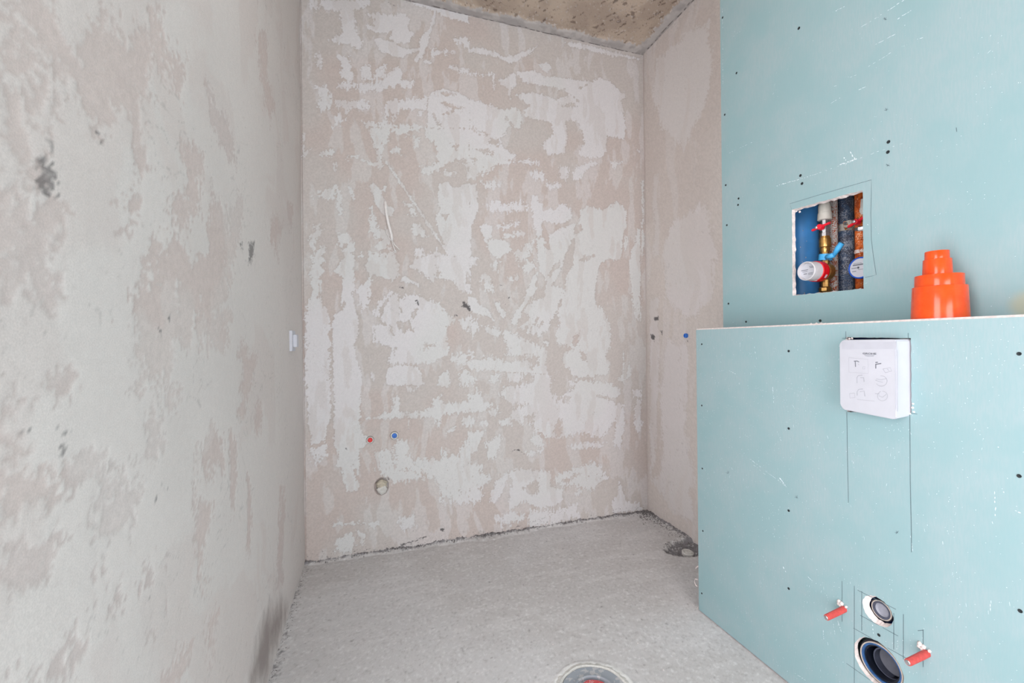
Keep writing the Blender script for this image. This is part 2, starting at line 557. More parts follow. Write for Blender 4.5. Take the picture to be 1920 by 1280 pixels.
# ------------------------------------------------------------------ where the skim coat lies (traced patches, view pixels -> wall)
VIEWS = {'1': (560, 0, .18746), '2': (880, 80, .1992), '3': (560, 240, .18746), '4': (880, 300, .1992), '5': (560, 480, .18746),
         '6': (880, 540, .1992), '7': (560, 700, .18746), '8': (880, 760, .1992), 'a': (0, 0, .5), 'b': (0, 640, .5),
         'c': (560, 760, .34375), 'd': (820, 520, .09375), 'p': (0, 0, 1)}
BACK = """
1+3 220,0 720,0 700,60 640,90 560,110 570,220 580,330 620,350 630,490 580,500 570,460 500,440 380,430 300,400 380,370 440,320 430,200 420,100 330,110 230,80
1+5 110,0 190,0 200,90 120,90
1+3 660,140 760,130 900,150 1080,140 1110,200 1090,290 1150,340 1110,430 960,430 910,400 930,300 850,340 780,320 680,280 680,230 740,260 760,190
1+1 760,400 810,380 870,410 950,420 1000,460 1080,490 1200,490 1210,380 1300,300 1360,120 1370,180 1330,300 1290,440 1250,550 1180,620 1160,600 1210,510 1090,540 1040,580 960,570 880,530 820,530
1-2 980,430 1200,450 1190,480 1050,470
1+2 1080,20 1360,110 1500,180 1707,240 1707,130 1500,90 1300,40 1180,0 1060,0
1+5 1560,400 1640,370 1707,380 1707,510 1620,450
1+5 1330,490 1550,520 1550,545 1420,535 1330,560
1+3 1250,620 1330,600 1330,650 1250,640
1+4 1480,660 1560,650 1640,690 1707,710 1707,750 1600,720 1500,690
1+4 180,560 205,520 225,600 220,680 190,670
1+4 380,560 500,570 520,650 540,750 530,830 600,840 730,830 850,790 930,700 1000,660 1040,720 1040,790 1140,810 1120,880 1000,860 900,880 760,920 640,920 560,880 480,900 380,880 440,830 500,820 480,780 430,780 410,640
1+4 620,700 650,640 720,660 730,740 720,800 640,790
1+6 740,800 780,720 860,650 880,720 850,780
1+4 170,880 280,850 310,900 320,980 340,1030 320,1080 220,1110 190,1060 220,980
1+6 350,1000 440,1000 520,1020 600,990 660,1010 720,1060 690,1090 620,1100 540,1080 490,1110 490,1200 470,1190 450,1080 380,1060
1+5 370,1180 400,1130 440,1200 400,1240 360,1280 360,1220
1+5 860,1040 910,1010 1050,1000 1200,980 1280,970 1280,1060 1240,1150 1210,1160 1190,1090 1020,1090 980,1130 960,1220 930,1240 940,1150 910,1120 890,1160 880,1250 850,1240
1+4 640,1230 760,1210 760,1280 660,1280
1+3 770,1240 930,1240 1160,1250 1170,1280 760,1280
1+1 1290,1290 1290,1010 1330,920 1430,890 1560,910 1707,990 1720,1290
1-4 1340,930 1450,920 1560,950 1520,960 1400,950
1-4 1420,1020 1520,1040 1640,1080 1600,1100 1480,1060
1-2 1340,1130 1360,1140 1420,1260 1390,1260
1-3 1440,1140 1560,1110 1560,1116 1445,1148
2+2 0,40 200,70 330,140 420,110 600,60 640,30 570,110 470,160 380,200 330,170 200,120 0,100
2+2 900,0 1000,0 1200,50 1400,100 1600,150 1600,160 1350,130 1150,80 950,40
2+4 0,290 220,290 240,300 240,460 220,470 215,310 0,305
2+2 270,345 330,340 370,300 430,290 440,400 400,430 390,520 370,520 370,430 300,400
2+2 440,270 620,265 700,320 900,330 1140,370 1230,330 1330,370 1440,480 1430,560 1470,800 1450,910 1300,880 1290,1030 1230,1080 1130,1090 1020,1050 1080,950 1060,830 960,720 900,740 920,870 900,1040 740,1060 680,960 790,850 770,750 530,700 520,640 570,600 430,490 560,470 700,490 830,540 960,500 900,450 700,420 500,370
2-2 860,600 980,570 1020,600 900,610
2-2 960,500 1040,540 1010,560
2-1 500,375 900,440 880,455 700,430 500,395
2-4 1000,740 1030,760 1060,900 1030,920 1000,820
2-3 1030,430 1100,395 1110,400 1050,440
2+4 660,210 740,190 770,250 720,280 680,260
2+2 1420,490 1460,460 1470,520 1430,540
2+3 0,540 100,550 230,600 330,630 400,600 480,650 500,720 480,800 420,830 390,780 340,850 280,900 340,1000 440,1060 400,1090 260,1160 120,1210 -10,1240 -10,560
2-6 40,800 130,830 180,870 60,850
2-6 200,900 320,940 260,980 180,950
2-5 60,1000 200,1010 240,1060 120,1050
2-3 330,680 360,700 440,810 420,820 350,740
2-3 0,1090 60,1100 40,1120 0,1115
2+6 430,1110 560,1100 680,1130 640,1150 470,1130
2+5 860,1170 930,1160 920,1270 860,1270
2+4 980,1230 1020,1160 1080,1150 1170,1110 1200,1140 1080,1210 1040,1280 1000,1270
2+5 1330,1130 1430,1130 1370,1180
2+6 570,1220 680,1220 710,1270 650,1280
2+2 1570,1010 1620,1010 1600,1040
3+4 700,-10 900,-10 910,100 880,160 840,160 850,220 830,300 830,400 800,390 770,300 780,220 740,120 720,60
3+5 940,-10 1230,-10 1200,40 1060,60 980,70 950,40
3+4 880,215 970,195 1030,230 1050,270 940,260
3+6 1150,70 1190,80 1200,190 1160,180
3+4 210,260 280,220 390,220 340,260 240,300
3+5 480,300 550,260 620,310 700,330 790,360 770,390 640,340 560,300
3+5 350,320 375,325 370,410 350,400
3+3 40,60 65,60 60,230 110,210 90,260 40,290
3+8 150,690 240,640 330,600 370,650 350,710 220,700
3+5 360,580 410,620 420,720 440,870 420,870 380,800 385,700
3+3 495,580 515,590 545,700 560,750 520,700
3+1 710,580 740,540 800,590 840,680 860,760 940,790 960,830 940,880 870,880 820,840 760,730
3+2 850,570 875,560 870,640 855,630
3+1 850,310 875,320 960,440 1060,590 1200,800 1360,1030 1510,1260 1500,1285 1330,1040 1180,810 1040,600 930,440 860,345
3+4 1240,-10 1720,-10 1720,430 1600,320 1500,340 1400,420 1250,470 1210,400 1330,380 1390,330 1380,180 1300,120
3-5 1540,150 1600,170 1580,220 1540,190
3-5 1600,330 1707,310 1707,340 1620,350
3+1 1400,560 1480,540 1560,600 1720,540 1720,1290 1500,1290 1430,1100 1380,960 1370,880 1420,830 1390,760 1390,640
3-1 1420,865 1510,860 1465,925
3-7 1430,450 1640,430 1600,490 1707,480 1600,520 1480,520
3+7 1430,430 1500,420 1560,470 1480,480
3+5 1070,740 1130,760 1190,870 1170,900 1110,880
3+4 1120,980 1190,950 1280,1070 1230,1100 1130,1040
3+6 730,800 760,860 800,1000 840,1010 870,980 930,1100 900,1200 810,1230 770,1170 850,1090 790,1110 720,1030 720,950 740,900
3+4 400,1060 440,1040 520,1080 540,1130 570,1200 540,1290 480,1290 390,1150
3-2 440,1180 520,1120 530,1130 460,1200
3+7 100,1120 180,980 240,1000 210,1100 150,1200 110,1180
3+4 170,1260 230,1190 270,1190 260,1290 180,1290
3+5 620,1230 660,1230 650,1290 620,1290
3+4 700,1250 960,1240 960,1290 690,1290
3+3 1150,1290 1160,1220 1220,1180 1260,1240 1280,1290
3+3 1290,1290 1380,1210 1450,1290
4+8 -10,0 460,0 400,20 290,40 160,120 100,140 40,180 -10,180
4+3 -10,220 60,230 80,330 80,450 60,560 -10,620
4+6 80,190 170,220 300,210 280,260 160,260
4+7 160,420 240,390 330,420 420,390 560,410 560,450 450,480 320,490 200,480
4+3 580,340 640,350 680,430 690,480 780,460 820,470 840,430 900,420 960,470 970,540 900,600 830,600 690,560 680,640 690,700 640,730 600,600
4+2 1030,600 1050,480 1100,430 1250,470 1310,440 1380,390 1440,430 1480,490 1480,620 1450,700 1440,860 1430,910 1390,950 1310,930 1240,970 1200,1080 1180,1290 880,1290 920,1090 990,960 990,720 1060,640
4+2 760,700 880,630 1000,600 990,720 960,760 920,860 880,970 860,1040 800,1150 750,1290 710,1290 720,1120 650,1010 640,900 630,740 690,720 740,800
4-2 740,1080 790,1000 850,950 870,980 800,1050 760,1100
4-5 780,1160 830,1150 820,1230 780,1250
4-4 1030,940 1090,900 1170,900 1090,950
4-2 995,610 1050,600 1060,660 1000,690
4-3 700,800 740,760 760,830 710,830
4+3 80,620 160,600 220,630 210,710 170,760 300,750 380,800 390,840 310,900 260,930 190,880 160,790 120,700
4+7 290,620 460,580 460,610 330,650 250,640
4+8 330,730 400,680 500,660 530,700 430,720
4+8 430,870 600,760 590,860 520,940 450,930
4+4 -10,900 70,920 60,980 -10,960
4+7 90,1100 150,1040 180,1110 210,1180 230,1240 130,1220 150,1150
4+5 360,1110 460,1090 450,1130 380,1140
4+6 200,960 280,940 260,1060 220,1040
4+5 480,1000 600,960 620,1010 520,1060
4+2 560,1290 560,1200 600,1080 640,1050 640,1120 620,1200 590,1290
4+6 580,110 660,110 720,180 650,190
4+4 850,60 920,70 910,190 850,180
4+2 980,180 1010,70 1080,60 1060,150 1020,190
4+4 1080,60 1170,20 1190,40 1100,90
4+6 740,220 860,230 850,260 740,280
4+2 1500,1000 1520,880 1560,780 1580,650 1610,650 1610,1290 1540,1290 1510,1100
4+3 1620,200 1635,200 1640,900 1620,900
4+4 1450,700 1490,740 1490,800 1460,860
5+5 80,480 130,380 100,200 130,-10 260,-10 250,120 220,240 210,400 240,470 280,560 310,620 320,1290 60,1290 70,900 75,600
5+1 350,150 420,60 480,-10 560,-10 555,120 550,270 560,340 520,350 560,480 590,600 600,700 600,800 550,880 560,960 590,1040 620,1150 630,1290 345,1290 340,780 330,700 350,590 420,540 430,440 430,330 440,220
5-2 390,540 450,460 470,470 420,550
5+3 660,110 700,-10 980,-10 1000,80 990,200 930,250 850,210 720,200 670,150
5+5 590,320 720,220 700,330 720,400 700,480 650,560 610,480
5+3 1100,100 1150,60 1200,-10 1720,-10 1720,380 1600,330 1560,250 1450,230 1380,220 1330,260 1250,180 1160,130
5-5 1370,120 1400,100 1410,200 1380,210
5-5 1680,170 1720,150 1720,280 1660,270
5+1 1070,180 1100,230 1180,270 1210,300 1110,270 1010,250
5+4 750,560 820,430 920,360 1050,380 1190,390 1300,440 1410,480 1480,560 1520,600 1560,640 1490,700 1480,860 1500,960 1400,1040 1200,1080 910,1070 900,1010 960,930 850,880 750,860 740,780 760,700 890,690 830,640
5-2 830,600 800,540 870,440 960,340 1000,330 900,440 850,520
5-4 1010,370 1090,350 1040,430 1000,440
5-2 980,650 1030,660 1080,660 1180,520 1200,530 1110,660 1150,760 1060,720 1060,780 1000,700
5-3 1010,520 1040,530 1020,590
5-5 1240,920 1270,870 1350,880 1290,920 1250,950
5-4 920,700 950,710 940,780 915,770
5+1 870,1200 890,1130 980,1090 1200,1110 1220,1180 1250,1290 880,1290
5+1 1380,1290 1440,1170 1490,1150 1530,1290
5+5 1600,640 1720,600 1720,700 1650,720
5+8 1520,1000 1720,960 1720,1090 1560,1080
5+5 720,1170 760,1190 760,1260 730,1250
5+8 1640,1130 1720,1130 1720,1290 1600,1290
6+1 -10,80 50,90 100,160 170,190 240,310 150,260 40,230 -10,180
6+1 230,130 280,130 300,190 350,240 320,290 280,240
6+2 390,300 440,220 510,120 550,-10 640,-10 600,60 540,140 490,240 440,350 400,340
6+4 500,200 600,110 700,90 720,-10 890,-10 860,90 830,200 770,300 760,370 640,470 620,430 540,430 600,330 500,390 470,370 580,290
6-2 550,390 640,270 660,280 570,400
6-2 640,360 690,310 700,320 660,370
6+4 900,-10 1180,-10 1180,120 1260,200 1320,340 1320,560 1270,640 1330,700 1300,820 1000,840 940,770 860,680 890,620 1000,570 900,540 830,520 810,440 860,330 830,240 860,150
6-6 980,460 1040,430 1020,540 980,560
6-6 1040,600 1100,620 1100,700 1060,680
6-5 1180,80 1220,60 1230,200 1190,150
6+1 700,510 730,490 755,520 740,550
6+6 -10,310 50,290 100,350 60,420 30,460 -10,400
6+6 130,370 230,370 300,410 260,460 180,430
6+5 310,430 340,400 440,440 560,500 690,560 730,600 720,760 740,810 790,870 750,900 760,980 830,1020 950,970 980,930 920,870 1150,870 1330,900 1420,950 1430,1000 1340,1030 1200,1010 1350,1060 1380,1100 1300,1290 640,1290 560,1220 400,1160 540,1090 400,1090 280,1010 330,930 420,920 600,890 600,820 400,790 200,780 -10,760 -10,660 230,650 330,690 500,690 560,640 480,630 330,640 370,580 340,520
6-6 510,650 640,650 650,720 600,760 560,700
6-4 960,840 1330,850 1400,890 1200,870 1000,860
6-8 780,1030 960,1020 940,1080 820,1060
6-0 200,779 400,793 730,812 730,808 400,789 200,775
6+6 200,800 290,800 280,860 240,890 200,870
6+6 340,800 520,800 470,880 380,880
6+6 -10,820 60,850 80,960 40,900 -10,880
6+5 -10,990 60,980 110,990 140,1070 240,1090 130,1160 -10,1175
6+5 170,1150 260,1120 290,1170 200,1210
6+4 -10,1210 40,1250 -10,1290
6+4 100,1250 160,1240 160,1290 100,1290
6+4 280,1240 380,1220 400,1290 290,1290
6+5 1520,-10 1610,-10 1600,300 1560,300 1540,120
6+3 1475,850 1500,690 1530,760 1510,860
6+3 1400,860 1450,780 1450,590 1460,900
6+3 1530,960 1620,950 1620,1030 1550,1020
6+3 1550,1290 1570,1050 1620,1040 1620,1290
6+3 1400,1290 1410,1130 1460,1100 1460,1290
7+2 80,80 320,60 320,380 330,450 280,520 270,640 210,690 130,700 110,560 90,420 80,240
7+2 350,-10 620,-10 620,240 615,480 630,600 690,640 680,700 600,760 600,900 610,1000 560,1040 600,1100 590,1170 480,1180 440,1040 420,950 370,920 400,800 350,700
7-4 540,900 600,1000 560,1010
7+8 140,750 260,700 280,820 230,860 160,900 140,830
7+3 880,30 1220,0 1250,90 1240,130 1100,110 960,90 880,60
7+4 1080,130 1180,160 1170,190 1090,180
7+2 1400,30 1490,0 1530,90 1480,150 1420,130
7+4 680,440 780,430 930,360 940,230 990,220 1010,360 1100,400 1230,370 1330,340 1340,240 1430,220 1440,290 1520,300 1720,280 1720,390 1420,410 1410,520 1380,520 1360,430 1220,440 1110,440 1110,540 1090,440 860,450 720,450
7+4 1630,500 1660,440 1720,420 1720,530 1660,530
7+4 1480,560 1560,540 1560,590 1490,590
7+7 970,680 1100,660 1100,850 1300,840 1430,870 1430,750 1480,820 1600,820 1660,680 1720,600 1720,1290 1420,1290 1410,1130 1300,1020 1120,980 970,960 960,760
7+7 760,780 900,760 950,800 960,960 1200,1000 1280,1040 1060,1080 930,1080 880,1030 780,960
7-8 1460,1240 1530,1240 1520,1290 1480,1290
8+4 -10,-10 130,-10 130,60 -10,70
8+3 -10,120 50,150 20,190 -10,190
8+4 180,60 260,20 280,80 190,120
8+6 400,40 540,-10 1460,-10 1390,100 1300,250 1200,300 1060,260 900,300 720,290 640,250 590,180 400,130
8-7 510,100 620,80 600,190 520,150
8-7 800,260 850,110 880,220 850,290
8+2 -10,250 150,230 120,300 70,420 -10,470
8+4 160,360 290,260 300,340 240,500 180,500
8+5 550,310 620,270 690,310 690,390 620,390
8+5 930,380 1060,350 1280,340 1240,390 1130,400 1000,410
8+5 540,430 680,420 640,460 560,460
8+4 330,640 450,600 750,610 770,760 880,790 880,880 820,940 700,960 600,940 520,900 380,980 370,860 420,700
8-5 500,780 640,690 640,820 600,860
8+3 250,720 340,640 370,660 320,800 240,930 190,900 200,820
8+5 -10,640 150,640 210,690 100,780 130,860 50,930 -10,900
8+7 810,680 900,620 1180,530 1250,590 1290,690 1150,790 1060,770 960,740 850,770
8-4 880,700 1000,640 1040,640 920,740
8+3 1340,1010 1340,900 1400,830 1410,700 1440,770 1480,900 1560,920 1600,900 1620,980 1480,1000
8+3 1000,830 1040,780 1060,800 1030,850
8+8 590,980 800,980 920,950 1000,920 1010,970 1040,1050 760,1120 560,1150
8+8 230,1040 400,1000 520,1040 480,1090 300,1120
8+4 1380,100 1460,60 1450,230 1420,420 1360,360
8+4 1550,-10 1620,-10 1610,240 1570,250
c+4 205,720 290,690 310,760 290,800 210,800
c+4 370,640 440,630 410,670
c+4 320,680 370,700 350,760
c+6 540,620 630,590 640,660 560,680
c+4 170,640 380,635 380,645 170,655
c+7 880,320 1000,330 980,420 900,400
"""
BACK_DARK = """
d+5 480,470 540,470 600,530 650,560 680,640 650,690 600,660 560,610 500,590 460,590 500,550
d+8 270,700 320,720 440,740 420,790 340,790
d+8 1080,80 1140,90 1140,120 1080,110
d+8 1230,130 1310,150 1300,180 1250,170
d+6 1360,520 1410,500 1390,540 1350,540
d+9 1390,420 1440,340 1480,430 1420,450
5+9 1150,440 1200,420 1220,480 1190,520
5+9 990,300 1060,300 1060,340 1000,330
8+1 400,432 430,414 465,412 480,428 520,448 515,454 470,434 455,420 430,422
7+9 860,885 890,890 885,915 870,905
c+9 540,752 700,712 740,700 690,726 560,770
c+9 640,720 705,705 700,725 650,730
c+9 760,670 800,655 795,690 770,690
c+8 610,680 650,675 640,690
c+9 220,820 320,800 315,812 230,838
c+9 1255,630 1335,608 1330,622 1265,640
c+7 1325,612 1340,612 1335,622
c+8 1170,650 1215,655 1200,665
c+9 280,785 320,790 300,805
c+9 900,690 960,690 930,700
c+8 240,145 258,145 256,151 240,151
c+8 250,228 270,230 262,248 252,245
7+3 855,1040 880,1030 905,1050 905,1100 895,1060 880,1042
7+6 765,1085 775,1080 790,1140 780,1150
7+8 970,570 1020,575 1010,585 975,578
1+4 900,20 975,66 970,68 895,25
"""
LEFT_PINK = """
a-5 -10,340 150,340 180,420 170,520 130,600 130,720 190,760 220,830 240,900 180,1000 230,1090 170,1130 -10,1120
a-6 290,280 330,200 230,230 110,100 60,40 100,60 180,80 230,150 330,180 450,120 600,60 620,160 660,230 600,290 530,360 540,460 500,480 450,430 370,480 340,400
a-6 -10,-10 60,40 140,130 100,200 -10,220
a-6 640,700 720,660 740,720 700,800 640,840
a-6 780,770 900,760 900,900 870,1000 850,1290 540,1290 470,1180 450,1060 540,1070 550,920 640,880 700,960 780,940
a-5 500,480 540,560 570,640 530,650
a-5 960,100 1000,140 1000,300 1030,400 1010,480 980,300
a-5 1030,800 1060,840 1040,960 1010,900
a-6 690,600 760,560 740,660 700,680
a-5 1080,760 1100,780 1095,860 1080,840
a-6 430,780 500,790 560,840 500,860
a-6 780,340 850,460 880,600 850,560 800,440
a-6 640,200 700,240 670,300 640,270
b-5 540,-10 660,-10 660,180 640,280 620,200 560,150 510,160 540,80
b-5 180,120 270,140 280,200 210,215
b-6 -10,200 120,230 110,270 -10,300
b-5 -10,500 200,480 240,560 200,640 70,650 100,760 90,900 -10,920
b-6 240,470 320,420 430,450 500,420 500,560 440,680 400,780 420,640 320,600 240,560
b-5 70,400 150,390 160,470 70,470
b-5 860,360 900,340 890,500 870,620 860,500
b-6 750,350 840,360 840,470 740,480
b-5 560,310 600,300 620,390 560,400
b-4 740,600 800,620 760,780 770,960 750,1000 740,800
b-4 440,900 470,820 500,700 480,850 450,980 400,1050
b-5 540,860 610,860 600,900 545,895
b-6 280,1150 330,1080 340,1120 280,1200 150,1290 80,1290
b-4 930,520 945,530 935,780 920,760
b-6 180,740 230,700 210,800 180,840
b-6 550,1100 600,1060 580,1150 540,1150
b-5 1050,540 1070,560 1060,900 1040,900
b-5 900,0 960,60 920,280 900,300 910,120
b-5 960,260 980,260 970,370 955,340
b-6 760,1000 810,1010 800,1160 770,1080
b-6 -10,300 70,350 60,380 -10,370
b-7 650,1180 720,1160 700,1290 620,1290
"""
LEFT_DARK = """
a+9 185,515 197,540 190,590 215,650 217,715 190,750 150,730 130,680 145,600 170,570
a+3 350,478 357,480 375,515 405,535 412,570 406,575 400,545 370,522
a+8 932,905 952,905 950,960 940,995 928,985
a+8 898,905 908,905 910,935 902,930
a+5 634,1185 643,1185 643,1193 634,1193
a+5 600,1238 608,1238 608,1245 600,1245
b+7 600,530 632,520 625,545 610,550
b+5 577,570 587,572 584,616 577,610
b+7 225,322 270,328 262,336 228,330
b+7 215,402 240,404 236,412 216,410
b+7 85,340 105,345 100,352
b+6 555,950 575,930 570,945 558,962
"""
LEFT_BROWN = """
b+5 1000,1010 1050,965 1078,1000 1065,1060 1040,1120 1015,1190 990,1290 935,1290 950,1180 975,1080
"""
RIGHT = """
p+5 1232,110 1290,60 1330,40 1335,130 1320,200 1280,280 1240,240 1225,180
p+6 1260,420 1320,380 1340,450 1335,560 1290,600 1250,560 1240,480
p+3 1218,560 1232,560 1236,700 1228,860 1218,900
p+6 1250,640 1290,650 1285,800 1300,900 1270,950 1245,900 1238,760
p+5 1222,900 1260,960 1300,980 1300,940 1250,880
p+4 1224,330 1232,330 1236,480 1226,480
"""
RIGHT_DARK = """
p+9 1224,595 1234,592 1234,602 1226,602
p+9 1218,625 1228,628 1226,640 1220,634
p+9 1236,618 1242,620 1240,628
p+8 1286,636 1291,637 1289,641
p+8 1290,578 1294,580 1292,583
"""


def parse(txt):
    out = []
    for ln in txt.strip().splitlines():
        head, *pts = ln.split()
        ox, oy, sc = VIEWS[head[0]]
        out.append((1 if head[1] == '+' else -1, [(ox + float(p.split(',')[0]) * sc, oy + float(p.split(',')[1]) * sc) for p in pts], int(head[2]) / 9.0))
    return out


# ------------------------------------------------------------------ wall_back
def seq(a, b, step):
    return np.linspace(a, b, int(round((b - a) / step)) + 1)


def paint_from(a, b, txt, conv, unit, base):
    st = parse(txt)
    if base > 0:
        F, R = paint(a, b, [(1, p, r) for s, p, r in st], conv, unit)
        return np.minimum(-F, base), R
    return paint(a, b, st, conv, unit)


def cv_back(u, v):
    p = P(u, v, 1, YB)
    return p[0], p[2]


def cv_left(u, v):
    p = P(u, v, 0, XL)
    return p[1], p[2]


def cv_right(u, v):
    p = P(u, v, 0, XR)
    return p[1], p[2]


STUB = (0.0405, 0.346)          # blocked waste stub in the back wall (x, z)
A = seq(XL - 0.02, XR + 0.02, 0.0031)
B = seq(-0.02, ZC + 0.02, 0.0031)
a, b = np.meshgrid(A, B, indexing='ij')
F, Rg = paint_from(a, b, BACK, cv_back, 0.014, -1)
dk, dr_ = paint_from(a, b, BACK_DARK, cv_back, 0.006, -1)
dk = np.maximum(-1.5, dk - np.clip(dr_ - 0.5, 0, 1) * 1.5)
# damp, sandy speckles along the foot of the wall
dk = np.maximum(dk, np.where(b < 0.03 + 0.05 * fbm(a * 4, b * 0 + 1, 5), -0.35 - b * 4, -1.5))

col, hgt = coat(a, b, F, Rg, dk, np.full(a.shape, -1.5), 120, 30, C3(199, 197, 199), C3(181, 171, 167), C3(181, 175, 172), C3(195, 195, 195), 100)


def back_place(a, b):
    und = (fbm(a * 3, b * 2.5, 3) - 0.5) * 0.006
    y = YB - hgt * 0.0014 + und - 0.001
    y = np.where((a < XL + 0.007) & (a > XL - 0.004), YB + 0.010, y)                     # open joint in the corner
    r = np.hypot(a - STUB[0], (b - STUB[1]) * 0.8)
    y = np.where(r < 0.036 + 0.004 * (fbm(a * 60, b * 60, 9) - 0.5), YB + 0.03, y)
    y = np.where(b > ZC - 0.012, y + 0.004 * (fbm(a * 30, b * 30, 21) - 0.5), y)
    return a, y, b


wb = tag(grid_surface('wall_back', A, B, back_place, {'coat': col}, MAT['plaster']),
         'rough plastered back wall with patchy pale skim coat', kind='structure')

# ------------------------------------------------------------------ wall_left
A = seq(SIDE[1] + 0.001, YB + 0.02, 0.0045)
B = seq(-0.02, ZC + 0.02, 0.0045)
a, b = np.meshgrid(A, B, indexing='ij')
F, Rg = paint_from(a, b, LEFT_PINK, cv_left, 0.026, 1.5)
Rg = np.minimum(1.0, Rg * 1.3)
dk, dr_ = paint_from(a, b, LEFT_DARK, cv_left, 0.014, -1)
dk = np.maximum(-1.5, dk - np.clip(dr_ - 0.6, 0, 1) * 0.2)
br, _ = paint_from(a, b, LEFT_BROWN, cv_left, 0.06, -1)

col, hgt = coat(a, b, F, Rg, dk, br, 26, 15, C3(203, 197, 194), C3(194, 182, 178), C3(192, 182, 179), C3(200, 194, 191), 300, 0.8, 0.10, 0.45, 0.68)


def left_place(a, b):
    return XL + (fbm(a * 2.4, b * 2.2, 31) - 0.5) * 0.006 - 0.001 + hgt * 0.0012, a, b


def flip(o):
    bm = bmesh.new(); bm.from_mesh(o.data)
    bmesh.ops.reverse_faces(bm, faces=bm.faces)
    bm.to_mesh(o.data); bm.free()


wl = tag(grid_surface('wall_left', A, B, left_place, {'coat': col}, MAT['plaster']),
         'grey and pinkish plastered side wall with a dark smudge', kind='structure')

# ------------------------------------------------------------------ wall_right
A = np.concatenate([seq(YF, 1.3, 0.1)[:-1], seq(1.3, YB + 0.02, 0.007)])
B = seq(-0.02, ZC + 0.02, 0.007)
a, b = np.meshgrid(A, B, indexing='ij')
F, Rg = paint_from(a, b, RIGHT, cv_right, 0.02, -1)
dk, _ = paint_from(a, b, RIGHT_DARK, cv_right, 0.006, -1)

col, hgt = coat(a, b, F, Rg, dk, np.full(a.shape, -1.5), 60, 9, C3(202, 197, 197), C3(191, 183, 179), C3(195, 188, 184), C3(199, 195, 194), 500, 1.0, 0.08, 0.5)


def right_place(a, b):
    x = XR + (fbm(a * 2.6, b * 1.6, 51) - 0.5) * 0.008 + 0.001
    return np.where(a > YB - 0.012, x + 0.004, x), a, b


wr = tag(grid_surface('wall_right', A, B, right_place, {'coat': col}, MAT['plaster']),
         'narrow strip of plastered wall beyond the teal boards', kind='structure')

# ------------------------------------------------------------------ floor
PIT = (1.585, 1.885)
DRAIN = (0.655, 1.203)
A = seq(XL - 0.15, XR + 0.02, 0.0045)
B = np.concatenate([seq(YF - 0.15, 0.95, 0.05)[:-1], seq(0.95, YB + 0.02, 0.0045)])
a, b = np.meshgrid(A, B, indexing='ij')
dback, dleft, dright = YB - b, a - XL, XR - a
n1 = fbm(a * 22, b * 22, 61)
n2 = fbm(a * 75, b * 75, 71)
edge_w = 0.016 + 0.040 * np.clip(fbm(a * 5, b * 0 + 2, 77) - 0.30, 0, 1) * 2
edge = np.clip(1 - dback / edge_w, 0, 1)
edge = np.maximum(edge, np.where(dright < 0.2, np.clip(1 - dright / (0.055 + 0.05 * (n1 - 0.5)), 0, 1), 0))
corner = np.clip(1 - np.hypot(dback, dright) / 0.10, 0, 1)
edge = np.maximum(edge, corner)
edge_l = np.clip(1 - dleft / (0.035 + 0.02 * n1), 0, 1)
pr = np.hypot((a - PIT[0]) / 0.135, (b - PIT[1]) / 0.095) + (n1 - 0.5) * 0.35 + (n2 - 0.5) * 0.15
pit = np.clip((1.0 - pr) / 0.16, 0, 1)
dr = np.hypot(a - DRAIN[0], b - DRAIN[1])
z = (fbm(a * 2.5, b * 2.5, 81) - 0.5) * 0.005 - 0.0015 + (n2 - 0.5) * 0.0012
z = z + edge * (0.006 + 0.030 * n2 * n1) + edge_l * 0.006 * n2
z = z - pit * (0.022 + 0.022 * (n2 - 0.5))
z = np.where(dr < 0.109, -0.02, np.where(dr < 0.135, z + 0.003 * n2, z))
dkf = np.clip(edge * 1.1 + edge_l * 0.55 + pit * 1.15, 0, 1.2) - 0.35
lo = fbm(a * 2.2, b * 2.2, 63)
n4 = fbm(a * 120, b * 120, 64, 2)
tr = fbm(a * 9 + 1.5 * lo, b * 30, 65, 4)
col = mixc(C3(160, 158, 158)[None, None], C3(166, 165, 166)[None, None], sstep(lo, 0.34, 0.66))
col = mixc(col, C3(190, 189, 190), sstep(tr, 0.54, 0.68) * 0.16)
col = mixc(col, C3(122, 119, 118), sstep(n4, 0.62, 0.85) * 0.30)
col = mixc(col, C3(204, 204, 205), sstep(-n4, -0.36, -0.15) * 0.30)
ringd = np.hypot(a - DRAIN[0], b - DRAIN[1])
col = mixc(col, C3(196, 196, 194), sstep(-ringd - (n1 - .5) * .03, -0.14, -0.125) * 0.6)
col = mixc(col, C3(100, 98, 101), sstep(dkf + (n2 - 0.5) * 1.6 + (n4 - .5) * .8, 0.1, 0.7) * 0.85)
FZ = z
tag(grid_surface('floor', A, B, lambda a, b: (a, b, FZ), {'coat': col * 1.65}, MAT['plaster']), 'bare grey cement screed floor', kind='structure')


def floor_z(x, y):
    i = int(np.clip(np.searchsorted(A, x), 0, len(A) - 1)); j = int(np.clip(np.searchsorted(B, y), 0, len(B) - 1))
    return float(FZ[i, j])


FLOOR_A, FLOOR_B = A, B

